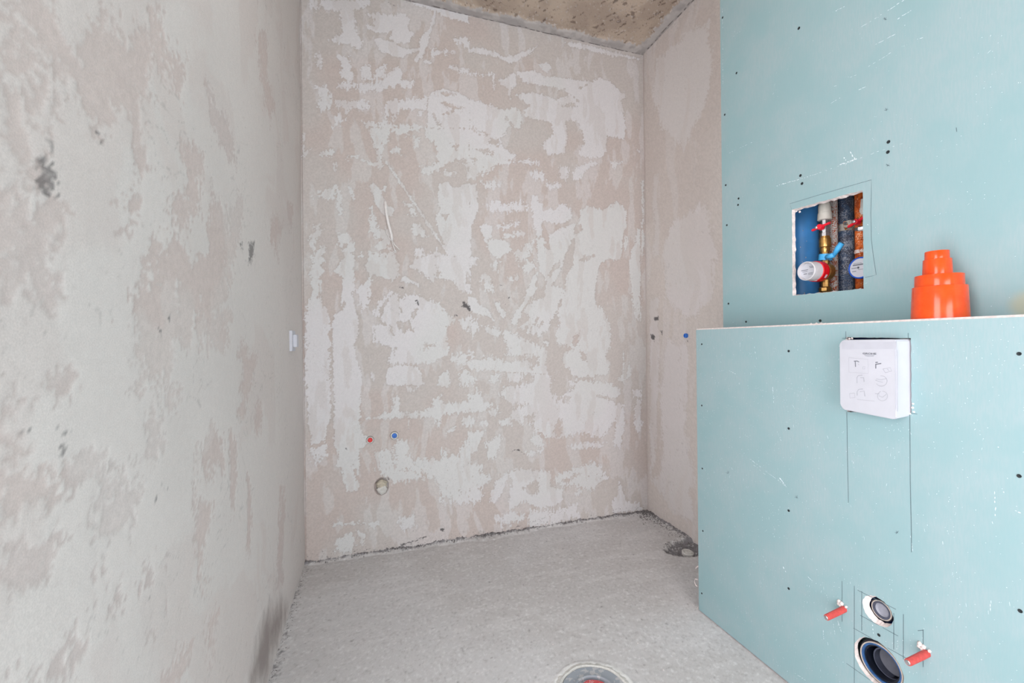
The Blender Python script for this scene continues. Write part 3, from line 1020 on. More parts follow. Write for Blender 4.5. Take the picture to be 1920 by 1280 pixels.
# ------------------------------------------------------------------ ceiling
A2 = np.concatenate([seq(XL - 0.15, 0.2, 0.03)[:-1], seq(0.2, XR + 0.02, 0.006)])
B2 = np.concatenate([seq(YF - 0.15, 1.6, 0.05)[:-1], seq(1.6, YB + 0.02, 0.006)])
a, b = np.meshgrid(A2, B2, indexing='ij')
wv = (fbm(a * 14, b * 14, 91) - 0.5) * 0.035
dist = np.minimum(np.minimum(YB - b, XR - a), a - XL) + wv
sk = np.clip((0.062 - dist) / 0.012, -1.5, 1.5)
n2 = fbm(a * 60, b * 60, 95)
zc = ZC - np.clip(sk * 0.5 + 0.5, 0, 1) * (0.006 + 0.004 * n2) + (fbm(a * 4, b * 4, 97) - 0.5) * 0.004 + 0.006
n4 = fbm(a * 130, b * 130, 99, 2)
v = sk + (n2 - .5) * 2.2 + (n4 - .5) * 1.4
m = sstep(v, -.15, .15)
col = mixc(C3(164, 149, 136)[None, None], C3(182, 167, 152)[None, None], sstep(fbm(a * 6, b * 6, 101), .38, .62))
col = mixc(col, C3(128, 112, 100), sstep(n4, .62, .78) * .45)
ca, sa = math.cos(.5), math.sin(.5)
stx = fbm((a * ca + b * sa) * 90, (b * ca - a * sa) * 22, 103, 3)
col = mixc(col, C3(92, 78, 70), sstep(stx, .70, .76) * .8)
col = mixc(col, C3(104, 90, 82), sstep(fbm(a * 24, b * 24, 107, 2), .78, .83) * .7)
col = mixc(col, C3(208, 202, 198), sstep(v, -1.5, -.2) * sstep(n4, .62, .72) * .7)
pc = mixc(C3(166, 162, 161)[None, None], C3(182, 178, 176)[None, None], sstep(fbm(a * 25, b * 25, 109), .4, .6))
col = mixc(col, pc, m)
crack = np.minimum(np.abs(YB - b - 0.006 - wv * .3), np.abs(XR - a - 0.006 - wv * .3))
col = mixc(col, C3(90, 84, 82), sstep(-crack, -.004, -.001) * sstep(n2, .38, .5))
co = tag(grid_surface('ceiling', A2, B2, lambda a, b: (a, b, zc), {'coat': col * 1.15}, MAT['plaster']), 'raw brown concrete ceiling slab with smeared edges', kind='structure')
flip(co)

# ------------------------------------------------------------------ wall_front: wall behind the camera with the doorway
x0, x1, z0, z1 = DOOR
vs, fs = [], []


def addbox(lo, hi):
    n = len(vs)
    for z_ in (lo[2], hi[2]):
        for y_ in (lo[1], hi[1]):
            for x_ in (lo[0], hi[0]):
                vs.append((x_, y_, z_))
    for q in ((0, 2, 3, 1), (4, 5, 7, 6), (0, 1, 5, 4), (2, 6, 7, 3), (0, 4, 6, 2), (1, 3, 7, 5)):
        fs.append(tuple(n + k for k in q))


addbox((XL - 0.15, YF - 0.15, 0), (x0, YF, ZC))
addbox((x1, YF - 0.15, 0), (XR + 0.15, YF, ZC))
addbox((x0, YF - 0.15, z1), (x1, YF, ZC))
tag(mesh_obj('wall_front', vs, fs, MAT['rag_pale']), 'plastered wall with a doorway behind the viewer', kind='structure')
vs, fs = [], []
addbox((XL - 0.15, YF, 0), (XL, SIDE[0], ZC))
addbox((XL - 0.15, SIDE[1], 0), (XL - 0.012, YB + 0.02, ZC))
addbox((XL - 0.15, SIDE[0], SIDE[3]), (XL, SIDE[1] + 0.002, ZC))
o = mesh_obj('masonry', vs, fs, MAT['rag_pale'], wl)


def tess(loops):
    """constrained triangulation of an outline with holes."""
    pts, edges, lens = [], [], []
    for l in loops:
        n0 = len(pts)
        pts += [Vector((p.x, p.y)) for p in l]
        edges += [(n0 + k, n0 + (k + 1) % len(l)) for k in range(len(l))]
    _, _, tris, ov, _, _ = delaunay_2d_cdt(pts, edges, [], 0, 1e-7)
    mp = [o[0] for o in ov]
    xs = [np.array([p.x for p in l]) for l in loops]
    out = []
    for t in tris:
        i, j, k = (mp[w] for w in t)
        c = (pts[i] + pts[j] + pts[k]) / 3
        q = [sdf_poly(np.array([c.x]), np.array([c.y]), [(p.x, p.y) for p in l])[0] for l in loops]
        if q[0] > 0 and all(w < 0 for w in q[1:]):
            out.append((i, j, k))
    return out


# ------------------------------------------------------------------ plasterboard builder: faces -X at x, outline in (y, z)
def board(name, x, y0, y1, z0, z1, holes=(), thick=0.0125, chamf=(0, 0, 0), parent=None):
    """chamf: bevel on far edge, top edge, near edge; holes: (front outline, back outline) lists of (y, z)."""
    cf, ct, cn = chamf
    f_out = [(y1 - cf, z0), (y1 - cf, z1 - ct), (y0 + cn, z1 - ct), (y0 + cn, z0)]
    m_out = [(y1, z0), (y1, z1), (y0, z1), (y0, z0)]
    vs, fs, fm = [], [], []

    def ring(pts, xx):
        s = len(vs)
        for k, (yy, zz) in enumerate(pts):
            vs.append((xx[k] if isinstance(xx, list) else xx, yy, zz))
        return list(range(s, s + len(pts)))
    loops_f = [ring(f_out, x)]
    hole_f = [ring(h[0], x) for h in holes]
    mo = ring(m_out, x + max(cf, ct, cn, 0.0004))
    loops_b = [ring(m_out, x + thick)]
    hole_b = [ring(h[1], x + thick) for h in holes]
    for lf, lh, rev in ((loops_f[0], hole_f, False), (loops_b[0], hole_b, True)):
        loops = [[Vector((vs[i][1], vs[i][2], 0)) for i in l] for l in [lf] + lh]
        flat = lf + [i for l in lh for i in l]
        for t in tess(loops):
            i, j, k = flat[t[0]], flat[t[1]], flat[t[2]]
            p, q, r = (Vector(vs[w]) for w in (i, j, k))
            nx = (q - p).cross(r - p).x
            want = 1 if rev else -1
            fs.append((i, j, k) if nx * want > 0 else (i, k, j)); fm.append(0)
    for r1, r2 in ((loops_f[0], mo), (mo, loops_b[0])):
        for k in range(4):
            fs.append((r1[k], r1[(k + 1) % 4], r2[(k + 1) % 4], r2[k])); fm.append(1)
    for r1, r2 in zip(hole_f, hole_b):
        n = len(r1)
        for k in range(n):
            fs.append((r1[k], r1[(k + 1) % n], r2[(k + 1) % n], r2[k])); fm.append(1)
    o = mesh_obj(name, vs, fs, [MAT['board'], MAT['gypsum']], parent, fm)
    bm = bmesh.new(); bm.from_mesh(o.data)
    bmesh.ops.recalc_face_normals(bm, faces=bm.faces)
    bm.to_mesh(o.data); bm.free()
    return o


def rag_rect(c, step=0.008, jit=0.0012, seed=1, far=0.0):
    """ragged four-cornered outline through the corner points c."""
    r = random.Random(seed)
    out = []
    for i in range(len(c)):
        (ya, za), (yb, zb) = c[i], c[(i + 1) % len(c)]
        n = (20, 24, 28, 24)[i]
        for k in range(n):
            t = k / n
            out.append((ya + (yb - ya) * t + r.uniform(-jit, jit), za + (zb - za) * t + r.uniform(-jit, jit)))
    return out


def rag_circle(cy, cz, r, n=44, jit=0.0015, seed=1, sy=1.0):
    rr = random.Random(seed)
    return [(cy + sy * (r + rr.uniform(-jit, jit)) * math.cos(2 * math.pi * k / n), cz + (r + rr.uniform(-jit, jit)) * math.sin(2 * math.pi * k / n)) for k in range(n)]


# hatch in the shaft wall
hf = [P(u, v, 0, XU)[1:] for u, v in [(1485, 393), (1618, 356), (1619, 541), (1486, 554)]]
HATCH_F = rag_rect([tuple(p) for p in hf], 0.009, 0.0010, 3)
hb = [(hf[0][0] - 0.003, hf[0][1] - 0.004), (hf[1][0] + 0.001, hf[1][1] - 0.004), (hf[2][0] + 0.001, hf[2][1] + 0.002), (hf[3][0] - 0.003, hf[3][1] + 0.002)]
HATCH_B = rag_rect(hb, 0.009, 0.0022, 4)
shaft = board('wall_shaft', XU, YF, YE, 0.02, ZC, [(HATCH_F, HATCH_B)], chamf=(0.003, 0, 0))
tag(shaft, 'upper teal plasterboard shaft wall with a cut hatch', kind='structure')
side = mesh_obj('side_board', [(XU + 0.0125, YE - 0.0125, 0.02), (XR, YE - 0.0125, 0.02), (XR, YE, 0.02), (XU + 0.0125, YE, 0.02),
                               (XU + 0.0125, YE - 0.0125, ZC), (XR, YE - 0.0125, ZC), (XR, YE, ZC), (XU + 0.0125, YE, ZC)],
                [(0, 1, 2, 3), (4, 7, 6, 5), (0, 4, 5, 1), (1, 5, 6, 2), (2, 6, 7, 3), (3, 7, 4, 0)], MAT['board'], shaft)

# boxing in front of the cistern, with flush opening and two pipe holes
ff = [tuple(P(u, v, 0, XF)[1:]) for u, v in [(1587, 632), (1708, 634), (1709, 773), (1588, 772)]]
FLUSH_F = rag_rect(ff, 0.012, 0.0008, 8)
FLUSH_B = rag_rect([(y, z_) for y, z_ in ff], 0.012, 0.0010, 9)
INLET = (0.7785, 0.3850)
WASTE = (0.7795, 0.2465)
IN_F = rag_circle(INLET[0], INLET[1], 0.0360, 40, 0.0012, 5)
IN_B = rag_circle(INLET[0] - 0.004, INLET[1] + 0.002, 0.0302, 40, 0.0012, 6)
WA_F = rag_circle(WASTE[0], WASTE[1], 0.0585, 52, 0.0010, 7)
WA_B = rag_circle(WASTE[0], WASTE[1], 0.0565, 52, 0.0010, 10)
boxing = board('wall_boxing', XF, YF, YE, 0.004, ZT, [(FLUSH_F, FLUSH_B), (IN_F, IN_B), (WA_F, WA_B)], chamf=(0.002, 0.005, 0))
tag(boxing, 'low teal plasterboard boxing around the concealed cistern', kind='structure')
box('ledge_board', (XF + 0.0125, YF, ZT - 0.0125), (XU, YE, ZT), MAT['board'], boxing)
box('side_board', (XF + 0.0125, YE - 0.0125, 0.004), (XU, YE, ZT - 0.0125), MAT['board'], boxing)

# screws -----------------------------------------------------------
SCREW_ME = None


def screw(x, u, v, parent, r=0.0042):
    global SCREW_ME
    p = P(u, v, 0, x)
    if SCREW_ME is None:
        prof = [(0.0, 1.0), (0.12, 1.0), (0.17, 0.85), (0.06, 0.45), (0.05, 0.0001)]
        tmp = lathe('screw_tmp', (0, 0, 0), (-1, 0, 0), [(d * 0.0042, rr * 0.0042) for d, rr in prof], MAT['screw'], None, 14, True, 0, False)
        SCREW_ME = tmp.data
        bpy.data.objects.remove(tmp)
        SCREW_ME.name = 'screw'
    o = bpy.data.objects.new('screw', SCREW_ME)
    COL.objects.link(o)
    o.location = (x - 0.0003, p[1], p[2])
    o.scale = (1, r / 0.0042, r / 0.0042)
    o.parent = parent
    return o


for u, v in [(1355, 33), (1498, 53), (1381, 137), (1359, 215), (1501, 329), (1504, 344), (1361, 347), (1666, 266), (1665, 285),
             (1385, 372), (1384, 384), (1363, 422), (1366, 569), (1399, 603), (1538, 601)]:
    screw(XU, u, v, shaft, 0.0046 if u > 1450 else 0.0040)
for u, v in [(1316, 645), (1479, 658), (1911, 663), (1316, 760), (1479, 803), (1317, 878), (1911, 892), (1479, 957), (1318, 995),
             (1479, 1103), (1316, 1112), (1648, 1190), (1913, 1145)]:
    screw(XF, u, v, boxing, 0.0038 if u > 1450 else 0.0034)


# pencil marks -----------------------------------------------------
def strip_mesh(name, x, pts, w, mat, parent):
    """flat stroke along (y, z) points lying on the board face."""
    vs, fs = [], []
    n = len(pts)
    for i, (yy, zz) in enumerate(pts):
        pa, pb = pts[max(i - 1, 0)], pts[min(i + 1, n - 1)]
        dy, dz = pb[0] - pa[0], pb[1] - pa[1]
        l = math.hypot(dy, dz) or 1
        ny, nz = -dz / l * w / 2, dy / l * w / 2
        for s in (1, -1):
            vs.append((x - 0.0003, yy + s * ny, zz + s * nz))
    for i in range(n - 1):
        fs.append((2 * i, 2 * i + 1, 2 * i + 3, 2 * i + 2))
    return mesh_obj(name, vs, fs, mat, parent)


def pencil(x, parent, pix, w=0.0013):
    return strip_mesh('pencil_line', x, [tuple(P(u, v, 0, x)[1:]) for u, v in pix], w, MAT['pencil'], parent)


pencil(XU, shaft, [(1484, 392), (1481, 382), (1540, 364), (1634, 337), (1634, 362), (1633, 400), (1634, 450), (1638, 482), (1643, 515), (1632, 518), (1622, 520)], 0.0011)
for pix in [[(1588, 772), (1589, 850), (1591, 942)], [(1706, 776), (1707, 900), (1709, 1000)], [(1709, 1000), (1709, 1035)], [(1586, 621), (1586, 634)],
            [(1579, 634), (1590, 634)], [(1703, 624), (1703, 636)], [(1706, 774), (1720, 776)],
            [(1579, 1089), (1579, 1165)], [(1602, 1098), (1602, 1290)], [(1616, 1108), (1616, 1182)], [(1608, 1106), (1680, 1142)],
            [(1613, 1153), (1648, 1172)], [(1655, 1176), (1684, 1192)], [(1676, 1149), (1676, 1217)], [(1694, 1151), (1694, 1236)],
            [(1600, 1177), (1634, 1196)], [(1664, 1214), (1700, 1234)], [(1587, 1243), (1604, 1255)], [(1604, 1255), (1632, 1275)],
            [(1731, 1180), (1731, 1250)], [(1721, 1182), (1731, 1181)]]:
    pencil(XF, boxing, pix)


def cross(x, u, v, parent, s=5, seed=0):
    r = random.Random(seed)
    vs, fs = [], []
    for k in range(3):
        t = k * math.pi / 3 + r.uniform(-.3, .3)
        q = [tuple(P(u + d * s * math.cos(t), v + d * s * math.sin(t), 0, x)[1:]) for d in (-1, 0.2 + 0.8 * r.random())]
        (ya, za), (yb, zb) = q
        l = math.hypot(yb - ya, zb - za)
        ny, nz = -(zb - za) / l * 0.0005, (yb - ya) / l * 0.0005
        n = len(vs)
        for yy, zz in ((ya, za), (yb, zb)):
            vs += [(x - 0.0003, yy + ny, zz + nz), (x - 0.0003, yy - ny, zz - nz)]
        fs.append((n, n + 1, n + 3, n + 2))
    mesh_obj('pencil_cross', vs, fs, MAT['pencil'], parent)


for i, (u, v) in enumerate([(1660, 36), (1662, 206), (1665, 310)]): cross(XU, u, v, shaft, 4, i)
for i, (u, v) in enumerate([(1494, 932), (1682, 998), (1365, 886)]): cross(XF, u, v, boxing, 4, i + 9)
pencil(XU, shaft, [(1793, 239), (1794, 247)])


# scuffs and paper nicks: uncountable flecks on each board -----------
def scuffs(x, parent, n, region, strokes, seed, vert=True):
    r = random.Random(seed)
    vs, fs = [], []

    def fleck(yc, zc_, l, w, t):
        k = r.choice((4, 5, 6))
        s = len(vs)
        for i in range(k):
            q = 2 * math.pi * i / k
            py, pz = l / 2 * math.cos(q) * r.uniform(.6, 1), w / 2 * math.sin(q) * r.uniform(.6, 1)
            vs.append((x - 0.00025 - r.random() * 0.0001, yc + py * math.cos(t) - pz * math.sin(t), zc_ + py * math.sin(t) + pz * math.cos(t)))
        fs.append(tuple(range(s, s + k)))
    y0, y1, z0, z1, excl = region
    cl = [(r.uniform(y0, y1), r.uniform(z0, z1)) for _ in range(n // 9)]
    for i in range(n):
        if r.random() < 0.6:
            c = r.choice(cl); yy, zz = r.gauss(c[0], 0.018), r.gauss(c[1], 0.03)
        else:
            yy, zz = r.uniform(y0, y1), r.uniform(z0, z1)
        if not (y0 < yy < y1 and z0 < zz < z1): continue
        if any(e[0] < yy < e[1] and e[2] < zz < e[3] for e in excl): continue
        s = r.random()
        if s < 0.86: fleck(yy, zz, r.uniform(.0009, .0028), r.uniform(.0009, .0022), r.uniform(0, 3))
        elif vert: fleck(yy, zz, r.uniform(.004, .014), r.uniform(.0005, .0010), r.gauss(1.5, .25))
        else: fleck(yy, zz, r.uniform(.004, .012), r.uniform(.0006, .0012), r.gauss(2.5, .2))
    for (pix, w, dens) in strokes:
        for (ua, va), (ub, vb) in zip(pix[:-1], pix[1:]):
            pa, pb = P(ua, va, 0, x), P(ub, vb, 0, x)
            L = math.hypot(pb[1] - pa[1], pb[2] - pa[2]); t = math.atan2(pb[2] - pa[2], pb[1] - pa[1])
            m = max(2, int(L / 0.006))
            for i in range(m):
                if r.random() > dens: continue
                f = (i + r.random()) / m
                fleck(pa[1] + (pb[1] - pa[1]) * f + r.gauss(0, .0006), pa[2] + (pb[2] - pa[2]) * f + r.gauss(0, .0006), r.uniform(.004, .012), w * r.uniform(.6, 1.2), t)
    o = mesh_obj('scuff_marks', vs, fs, MAT['scuff'], parent)
    tag(o, kind='stuff')


sx = lambda *pts: [(1340 + p[0] * .302, p[1] * .302) for p in pts]
scuffs(XU, shaft, 620, (0.2, YE - 0.01, 1.16, ZC, [(0.89, 1.125, 1.245, 1.555)]),
       [(sx((905, 170), (1000, 112)), .0018, .9), (sx((1020, 100), (1170, 5)), .0020, .9), (sx((1125, 125), (1225, 62)), .0022, .8),
        (sx((1003, 275), (1130, 208)), .0018, .7), (sx((960, 410), (1100, 325)), .0014, .6), (sx((720, 545), (790, 515)), .0016, .7),
        (sx((840, 480), (890, 462)), .0016, .7), (sx((710, 648), (785, 605)), .0016, .7), (sx((890, 560), (940, 540)), .0018, .8), (sx((755, 65), (805, 40)), .0022, .9),
        (sx((380, 1155), (600, 1090)), .0022, .95), (sx((600, 1090), (770, 1030), (1000, 945), (1200, 880)), .0012, .6),
        (sx((760, 1028), (885, 985)), .0035, .95), (sx((800, 970), (815, 1000)), .004, .9), (sx((845, 945), (870, 985)), .004, .9),
        (sx((48, 40), (50, 180)), .0016, .5), (sx((50, 250), (52, 560)), .0012, .5), (sx((1240, 250), (1290, 235)), .0014, .6), (sx((90, 950), (230, 885)), .0016, .5)], 5, False)
s2 = lambda *pts: [(1300 + p[0] * .3229, 560 + p[1] * .3229) for p in pts]
s3 = lambda *pts: [(1300 + p[0] * .3229, 900 + p[1] * .3229) for p in pts]
scuffs(XF, boxing, 2300, (0.1, YE - 0.004, 0.03, ZT - 0.01, [(0.70, 0.86, 0.89, 1.12), (0.735, 0.82, 0.345, 0.425), (0.715, 0.845, 0.18, 0.31)]),
       [(s2((205, 415), (245, 435)), .0016, 1), (s2((330, 930), (540, 1090)), .0012, .7), (s2((345, 960), (420, 1020)), .0010, .7), (s2((500, 1040), (550, 1100)), .004, .9),
        (s3((520, 500), (535, 530)), .004, 1), (s3((405, 440), (435, 500)), .0014, .9), (s3((660, 555), (700, 590)), .002, .9), (s3((755, 860), (756, 930)), .0016, .9),
        (s3((840, 820), (862, 885)), .0018, .9), (s3((812, 830), (822, 895)), .0012, .8), (s3((1040, 840), (1048, 890)), .0022, .9), (s3((1262, 300), (1272, 410)), .0012, .8),
        (s3((590, 1120), (660, 1165)), .0014, .7), (s3((1752, 70), (1754, 220)), .0016, .6), (s3((1725, 690), (1727, 780)), .0018, .7), (s2((460, 510), (468, 600)), .0016, .7),
        (s2((272, 250), (275, 310)), .0014, .6), (s2((355, 280), (362, 320)), .002, .7), (s3((1850, 170), (1915, 195)), .0018, .6)], 6, True)
# crumbs of torn gypsum around the hatch and the opening
for i, (u, v, x, rad, par) in enumerate([(1499, 397, XU, 0.004, shaft), (1493, 396, XU, 0.003, shaft), (1712, 757, XF, 0.003, boxing), (1711, 764, XF, 0.0035, boxing), (1705, 775, XF, 0.004, boxing),
                                        (1713, 772, XF, 0.003, boxing), (1592, 635, XF, 0.0035, boxing), (1597, 634, XF, 0.003, boxing), (1587, 637, XF, 0.003, boxing)]):
    p = P(u, v, 0, x)
    lump('gypsum_crumb', (x + 0.001, p[1], p[2]), rad, MAT['gypsum'], par, 1, 0.5, 1.5, i, (.7, 1.2, 1))

# ------------------------------------------------------------------ stepped orange reducer on the ledge
OC = (1.3205, 0.6770)
red = empty('pipe_reducer', (OC[0], OC[1], ZT))
tag(red, 'glossy orange stepped plastic pipe reducer standing on the ledge', 'pipe reducer')
e = 0.0012
for i, (dy, r0, r1, za, zb) in enumerate([(0.0, 0.0528, 0.0498, ZT, 1.2245), (0.0006, 0.0450, 0.0445, 1.2235, 1.2525), (0.0035, 0.0276, 0.0262, 1.2515, 1.2915), (0.0040, 0.0228, 0.0224, 1.2905, 1.3115)]):
    last = i == 3
    prof = [(0, r0), (zb - za - e, r1), (zb - za - e * 0.3, r1 - e * 0.4), (zb - za, r1 - e * 1.2)]
    if last: prof += [(zb - za, r1 - 0.003), (zb - za - 0.02, r1 - 0.0035), (zb - za - 0.02, 0.0001)]
    else: prof += [(zb - za, 0.0001)]
    lathe('tier', (OC[0], OC[1] + dy, za), (0, 0, 1), prof, MAT['orange'], red, 64)

# ------------------------------------------------------------------ white cistern inspection cover
YL, YR = ff[0][0], ff[1][0]           # far (viewer's left), near
zt0, zb0 = 1.0985, 0.9035
cov = empty('inspection_cover', (XF, (YL + YR) / 2, (zt0 + zb0) / 2))
tag(cov, 'white plastic cistern inspection cover standing proud of the teal boxing', 'cover')


def xface(y):                          # front plane leans: 30 mm proud at the far side, 42 mm at the near side
    t = (YL - y) / (YL - YR)
    return XF - 0.030 - 0.012 * t


c = 0.010
zTL, zTR, zBL, zBR = 1.0955, 1.0965, 0.9085, 0.9000
fr = [(YL - 0.001, zTL - c), (YL - c, zTL), (YR + 0.016, zTR), (YR + 0.008, zTR - 0.002), (YR + 0.008, zBR + 0.004), (YR + 0.016, zBR), (YL - c, zBL - 0.003), (YL - 0.001, zBL + c)]
bk = [(YL + 0.000, zTL - c), (YL - c, zTL + 0.001), (YR + 0.006, zTR + 0.001), (YR + 0.002, zTR - 0.002), (YR + 0.002, zBR + 0.012), (YR + 0.006, zBR + 0.009), (YL - c, zBL - 0.001), (YL + 0.000, zBL + c)]
vs = [(xface(y), y, z_) for y, z_ in fr] + [(XF + 0.02, y, z_) for y, z_ in bk]
n = len(fr)
fs = [tuple(range(n))] + [(k, (k + 1) % n, n + (k + 1) % n, n + k) for k in range(n)]
sh = mesh_obj('shell', vs, fs, MAT['white_plastic'], cov)
bm = bmesh.new(); bm.from_mesh(sh.data)
bmesh.ops.recalc_face_normals(bm, faces=bm.faces)
bmesh.ops.bevel(bm, geom=[ed for ed in bm.edges if len(ed.link_faces) == 2], offset=0.0022, segments=2, affect='EDGES')
bm.to_mesh(sh.data); bm.free()
# raised label field, ribs and lip moulded on the front
def on_face(y, z_, d=0.0004):
    return (xface(y) - d, y, z_)


def face_poly(name, pts, mat, parent, d=0.0005, thick=0.0012):
    n = len(pts)
    vs = [on_face(y, z_, d) for y, z_ in pts] + [on_face(y, z_, d - thick) for y, z_ in pts]
    fs = [tuple(range(n))] + [(k, (k + 1) % n, n + (k + 1) % n, n + k) for k in range(n)]
    o = mesh_obj(name, vs, fs, mat, parent)
    bm = bmesh.new(); bm.from_mesh(o.data); bmesh.ops.recalc_face_normals(bm, faces=bm.faces); bm.to_mesh(o.data); bm.free()
    return o


def fp(x, y):                          # close-up view pixel of the cover -> (y, z) on its front plane
    u, v = 1540 + x * 0.15625, 600 + y * 0.15625
    q = P(u, v, 0, XF - 0.036)
    for _ in range(4): q = P(u, v, 0, xface(q[1]))
    return q[1], q[2]


face_poly('top_flap', [fp(250, 262), fp(905, 262), fp(905, 345), fp(250, 345)], MAT['clear_plastic'], cov, 0.0010)
face_poly('rib', [fp(912, 360), fp(920, 360), fp(920, 1095), fp(912, 1095)], MAT['clear_plastic'], cov, 0.0014)


def face_strip(name, pts, w, mat, parent, closed=False):
    q = [fp(*p) for p in pts]
    if closed: q.append(q[0])
    vs, fs = [], []
    n = len(q)
    for i in range(n):
        pa, pb = q[max(i - 1, 0)], q[min(i + 1, n - 1)]
        if closed and i in (0, n - 1): pa, pb = q[n - 2], q[1]
        dy, dz = pb[0] - pa[0], pb[1] - pa[1]; l = math.hypot(dy, dz) or 1
        for s in (1, -1):
            vs.append(on_face(q[i][0] - s * dz / l * w / 2, q[i][1] + s * dy / l * w / 2, 0.0005))
    for i in range(n - 1):
        fs.append((2 * i, 2 * i + 1, 2 * i + 3, 2 * i + 2))
    return mesh_obj(name, vs, fs, mat, parent)


def circ(cx, cy, r, n=24, a0=0, a1=360, ry=None):
    return [(cx + r * math.cos(math.radians(a0 + (a1 - a0) * k / n)), cy + (ry or r) * math.sin(math.radians(a0 + (a1 - a0) * k / n))) for k in range(n + 1)]


# maker's name
tc = bpy.data.curves.new('maker_name', 'FONT')
tc.body = 'GROHE'
tc.size = 0.0078
tc.offset = 0.00018
tc.align_x = 'CENTER'
tc.extrude = 0.0001
tc.materials.append(MAT['print'])
to = bpy.data.objects.new('maker_name', tc)
COL.objects.link(to)
ly, lz = fp(578, 412)
rv = (Vector(on_face(YR, lz)) - Vector(on_face(YL, lz))).normalized()
nv = rv.cross(Vector((0, 0, 1))).normalized()
mm = Matrix.Identity(4)
for i in range(3):
    mm[i][0], mm[i][1], mm[i][2] = rv[i] * 1.28, (0, 0, 1)[i] * 0.82, nv[i]
pos = on_face(ly, lz, 0.0006)
for i in range(3): mm[i][3] = pos[i]
to.matrix_world = mm
dg = bpy.context.evaluated_depsgraph_get()
tme = bpy.data.meshes.new_from_object(to.evaluated_get(dg))
tme.transform(mm)
bpy.data.objects.remove(to)
tname = bpy.data.objects.new('maker_name', tme)
COL.objects.link(tname)
tname.parent = cov
tname.matrix_parent_inverse = cov.matrix_world.inverted()
face_poly('logo_wave', [fp(*p) for p in [(512, 416), (640, 416), (626, 438), (560, 440), (530, 432)]], MAT['print_faint'], cov, 0.0005, 0.0003)
# pictograms
PIC = [
    ([[(392, 492), (430, 490), (455, 502)], [(408, 495), (412, 560)]], 'print', 0.0020),
    ([[(650, 508), (680, 505)], [(650, 530), (720, 520)], [(655, 525), (655, 580)]], 'print', 0.0022),
    ([[(500, 560), (525, 555), (522, 585), (498, 588), (500, 560)], [(440, 520), (455, 540)]], 'print_faint', 0.0010),
    ([[(740, 585), (830, 570), (845, 610), (770, 630), (740, 585)], [(790, 585), (815, 605)]], 'print_faint', 0.0012),
    ([[(430, 755), (428, 690), (445, 665), (495, 660)], [(470, 690), (510, 690), (515, 740)]], 'print_faint', 0.0018),
    ([circ(722, 730, 68, 20, -100, 150, 62), [(650, 720), (690, 735), (740, 745)], [(660, 705), (720, 715), (785, 700)]], 'print_faint', 0.0013),
    ([[(432, 905), (430, 860), (450, 830), (500, 825)], [(465, 860), (515, 850), (525, 915)]], 'print_faint', 0.0018),
    ([circ(735, 910, 60, 20, -90, 250, 58), [(645, 880), (700, 885)], [(690, 905), (735, 925), (780, 890)]], 'print_faint', 0.0013),
    ([[(340, 880), (400, 875), (405, 930), (345, 935), (340, 880)], [(430, 950), (560, 965), (640, 970)]], 'print_faint', 0.0009),
    ([[(330, 450), (560, 470), (565, 640), (330, 625), (330, 450)]], 'print_faint', 0.0006),
]
for strokes_, mk, w in PIC:
    pic = None
    for st in strokes_:
        o = face_strip('pictogram', st, w, MAT[mk], cov if pic is None else pic)
        if pic is None: pic = o
# dark slot above the cover shows the cistern behind
cis = tag(box('cistern', (XF + 0.030, 0.60, 0.55), (XU - 0.002, 0.97, ZT - 0.016), MAT['navy'], None, 0.004), 'dark blue cistern seen through the slot above the white cover', 'cistern')

# ------------------------------------------------------------------ red sleeved studs
def stud(u, v, tip, label):
    p = P(u, v, 0, XF)
    s = empty('mounting_stud', (XF, p[1], p[2]))
    tag(s, label, 'stud', 'red sleeved studs for the hanging bowl')
    q = P(tip[0], tip[1], 0, XF - 0.072)
    o = Vector((XF + 0.004, p[1], p[2])); d = Vector((XF - 0.072, q[1], q[2])) - o
    L = d.length
    lathe('sleeve', o, d, [(0, 0.0078), (L * 0.3, 0.0080), (L * 0.92, 0.0077), (L * 0.97, 0.0073), (L * 0.97, 0.0060)], MAT['red_sleeve'], s, 20, True, 0.0006)
    lathe('threaded_rod', o, d, [(L * 0.6, 0.0058), (L * 0.985, 0.0058), (L * 1.0, 0.0046)], MAT['steel'], s, 12)
    for k, (dy, dz, rr) in enumerate([(0.013, 0.014, 0.0060), (0.015, 0.006, 0.0045), (0.006, 0.011, 0.0060), (0.009, 0.004, 0.005), (-0.006, 0.009, 0.004)]):
        lump('gypsum_crumb', (XF - 0.002, p[1] + dy, p[2] + dz), rr, MAT['gypsum'], s, 1, 0.7, 2.0, k + u, (0.8, 1, 1.1))
    return s


stud(1583, 1141, (1548, 1158), 'red sleeved stud on the far side of the two pipe holes')
stud(1738, 1224, (1701, 1242), 'red sleeved stud on the near side, beside the larger pipe hole')

# ------------------------------------------------------------------ flush inlet and waste socket
AX = (-1, 0, 0)
fi = empty('flush_inlet', (XF + 0.02, INLET[0], INLET[1]))
tag(fi, 'smaller round pipe inlet with a grey cap behind the torn hole', 'pipe')
def ringp(name, c, x_front, ro, ri, depth, mat, parent, seg=48):
    return lathe(name, (x_front, c[0], c[1]), (1, 0, 0), [(0.0, ri), (0.0, ro - 0.0008), (0.0008, ro), (depth, ro), (depth, ri), (0.0, ri)], mat, parent, seg, True, 0, False)


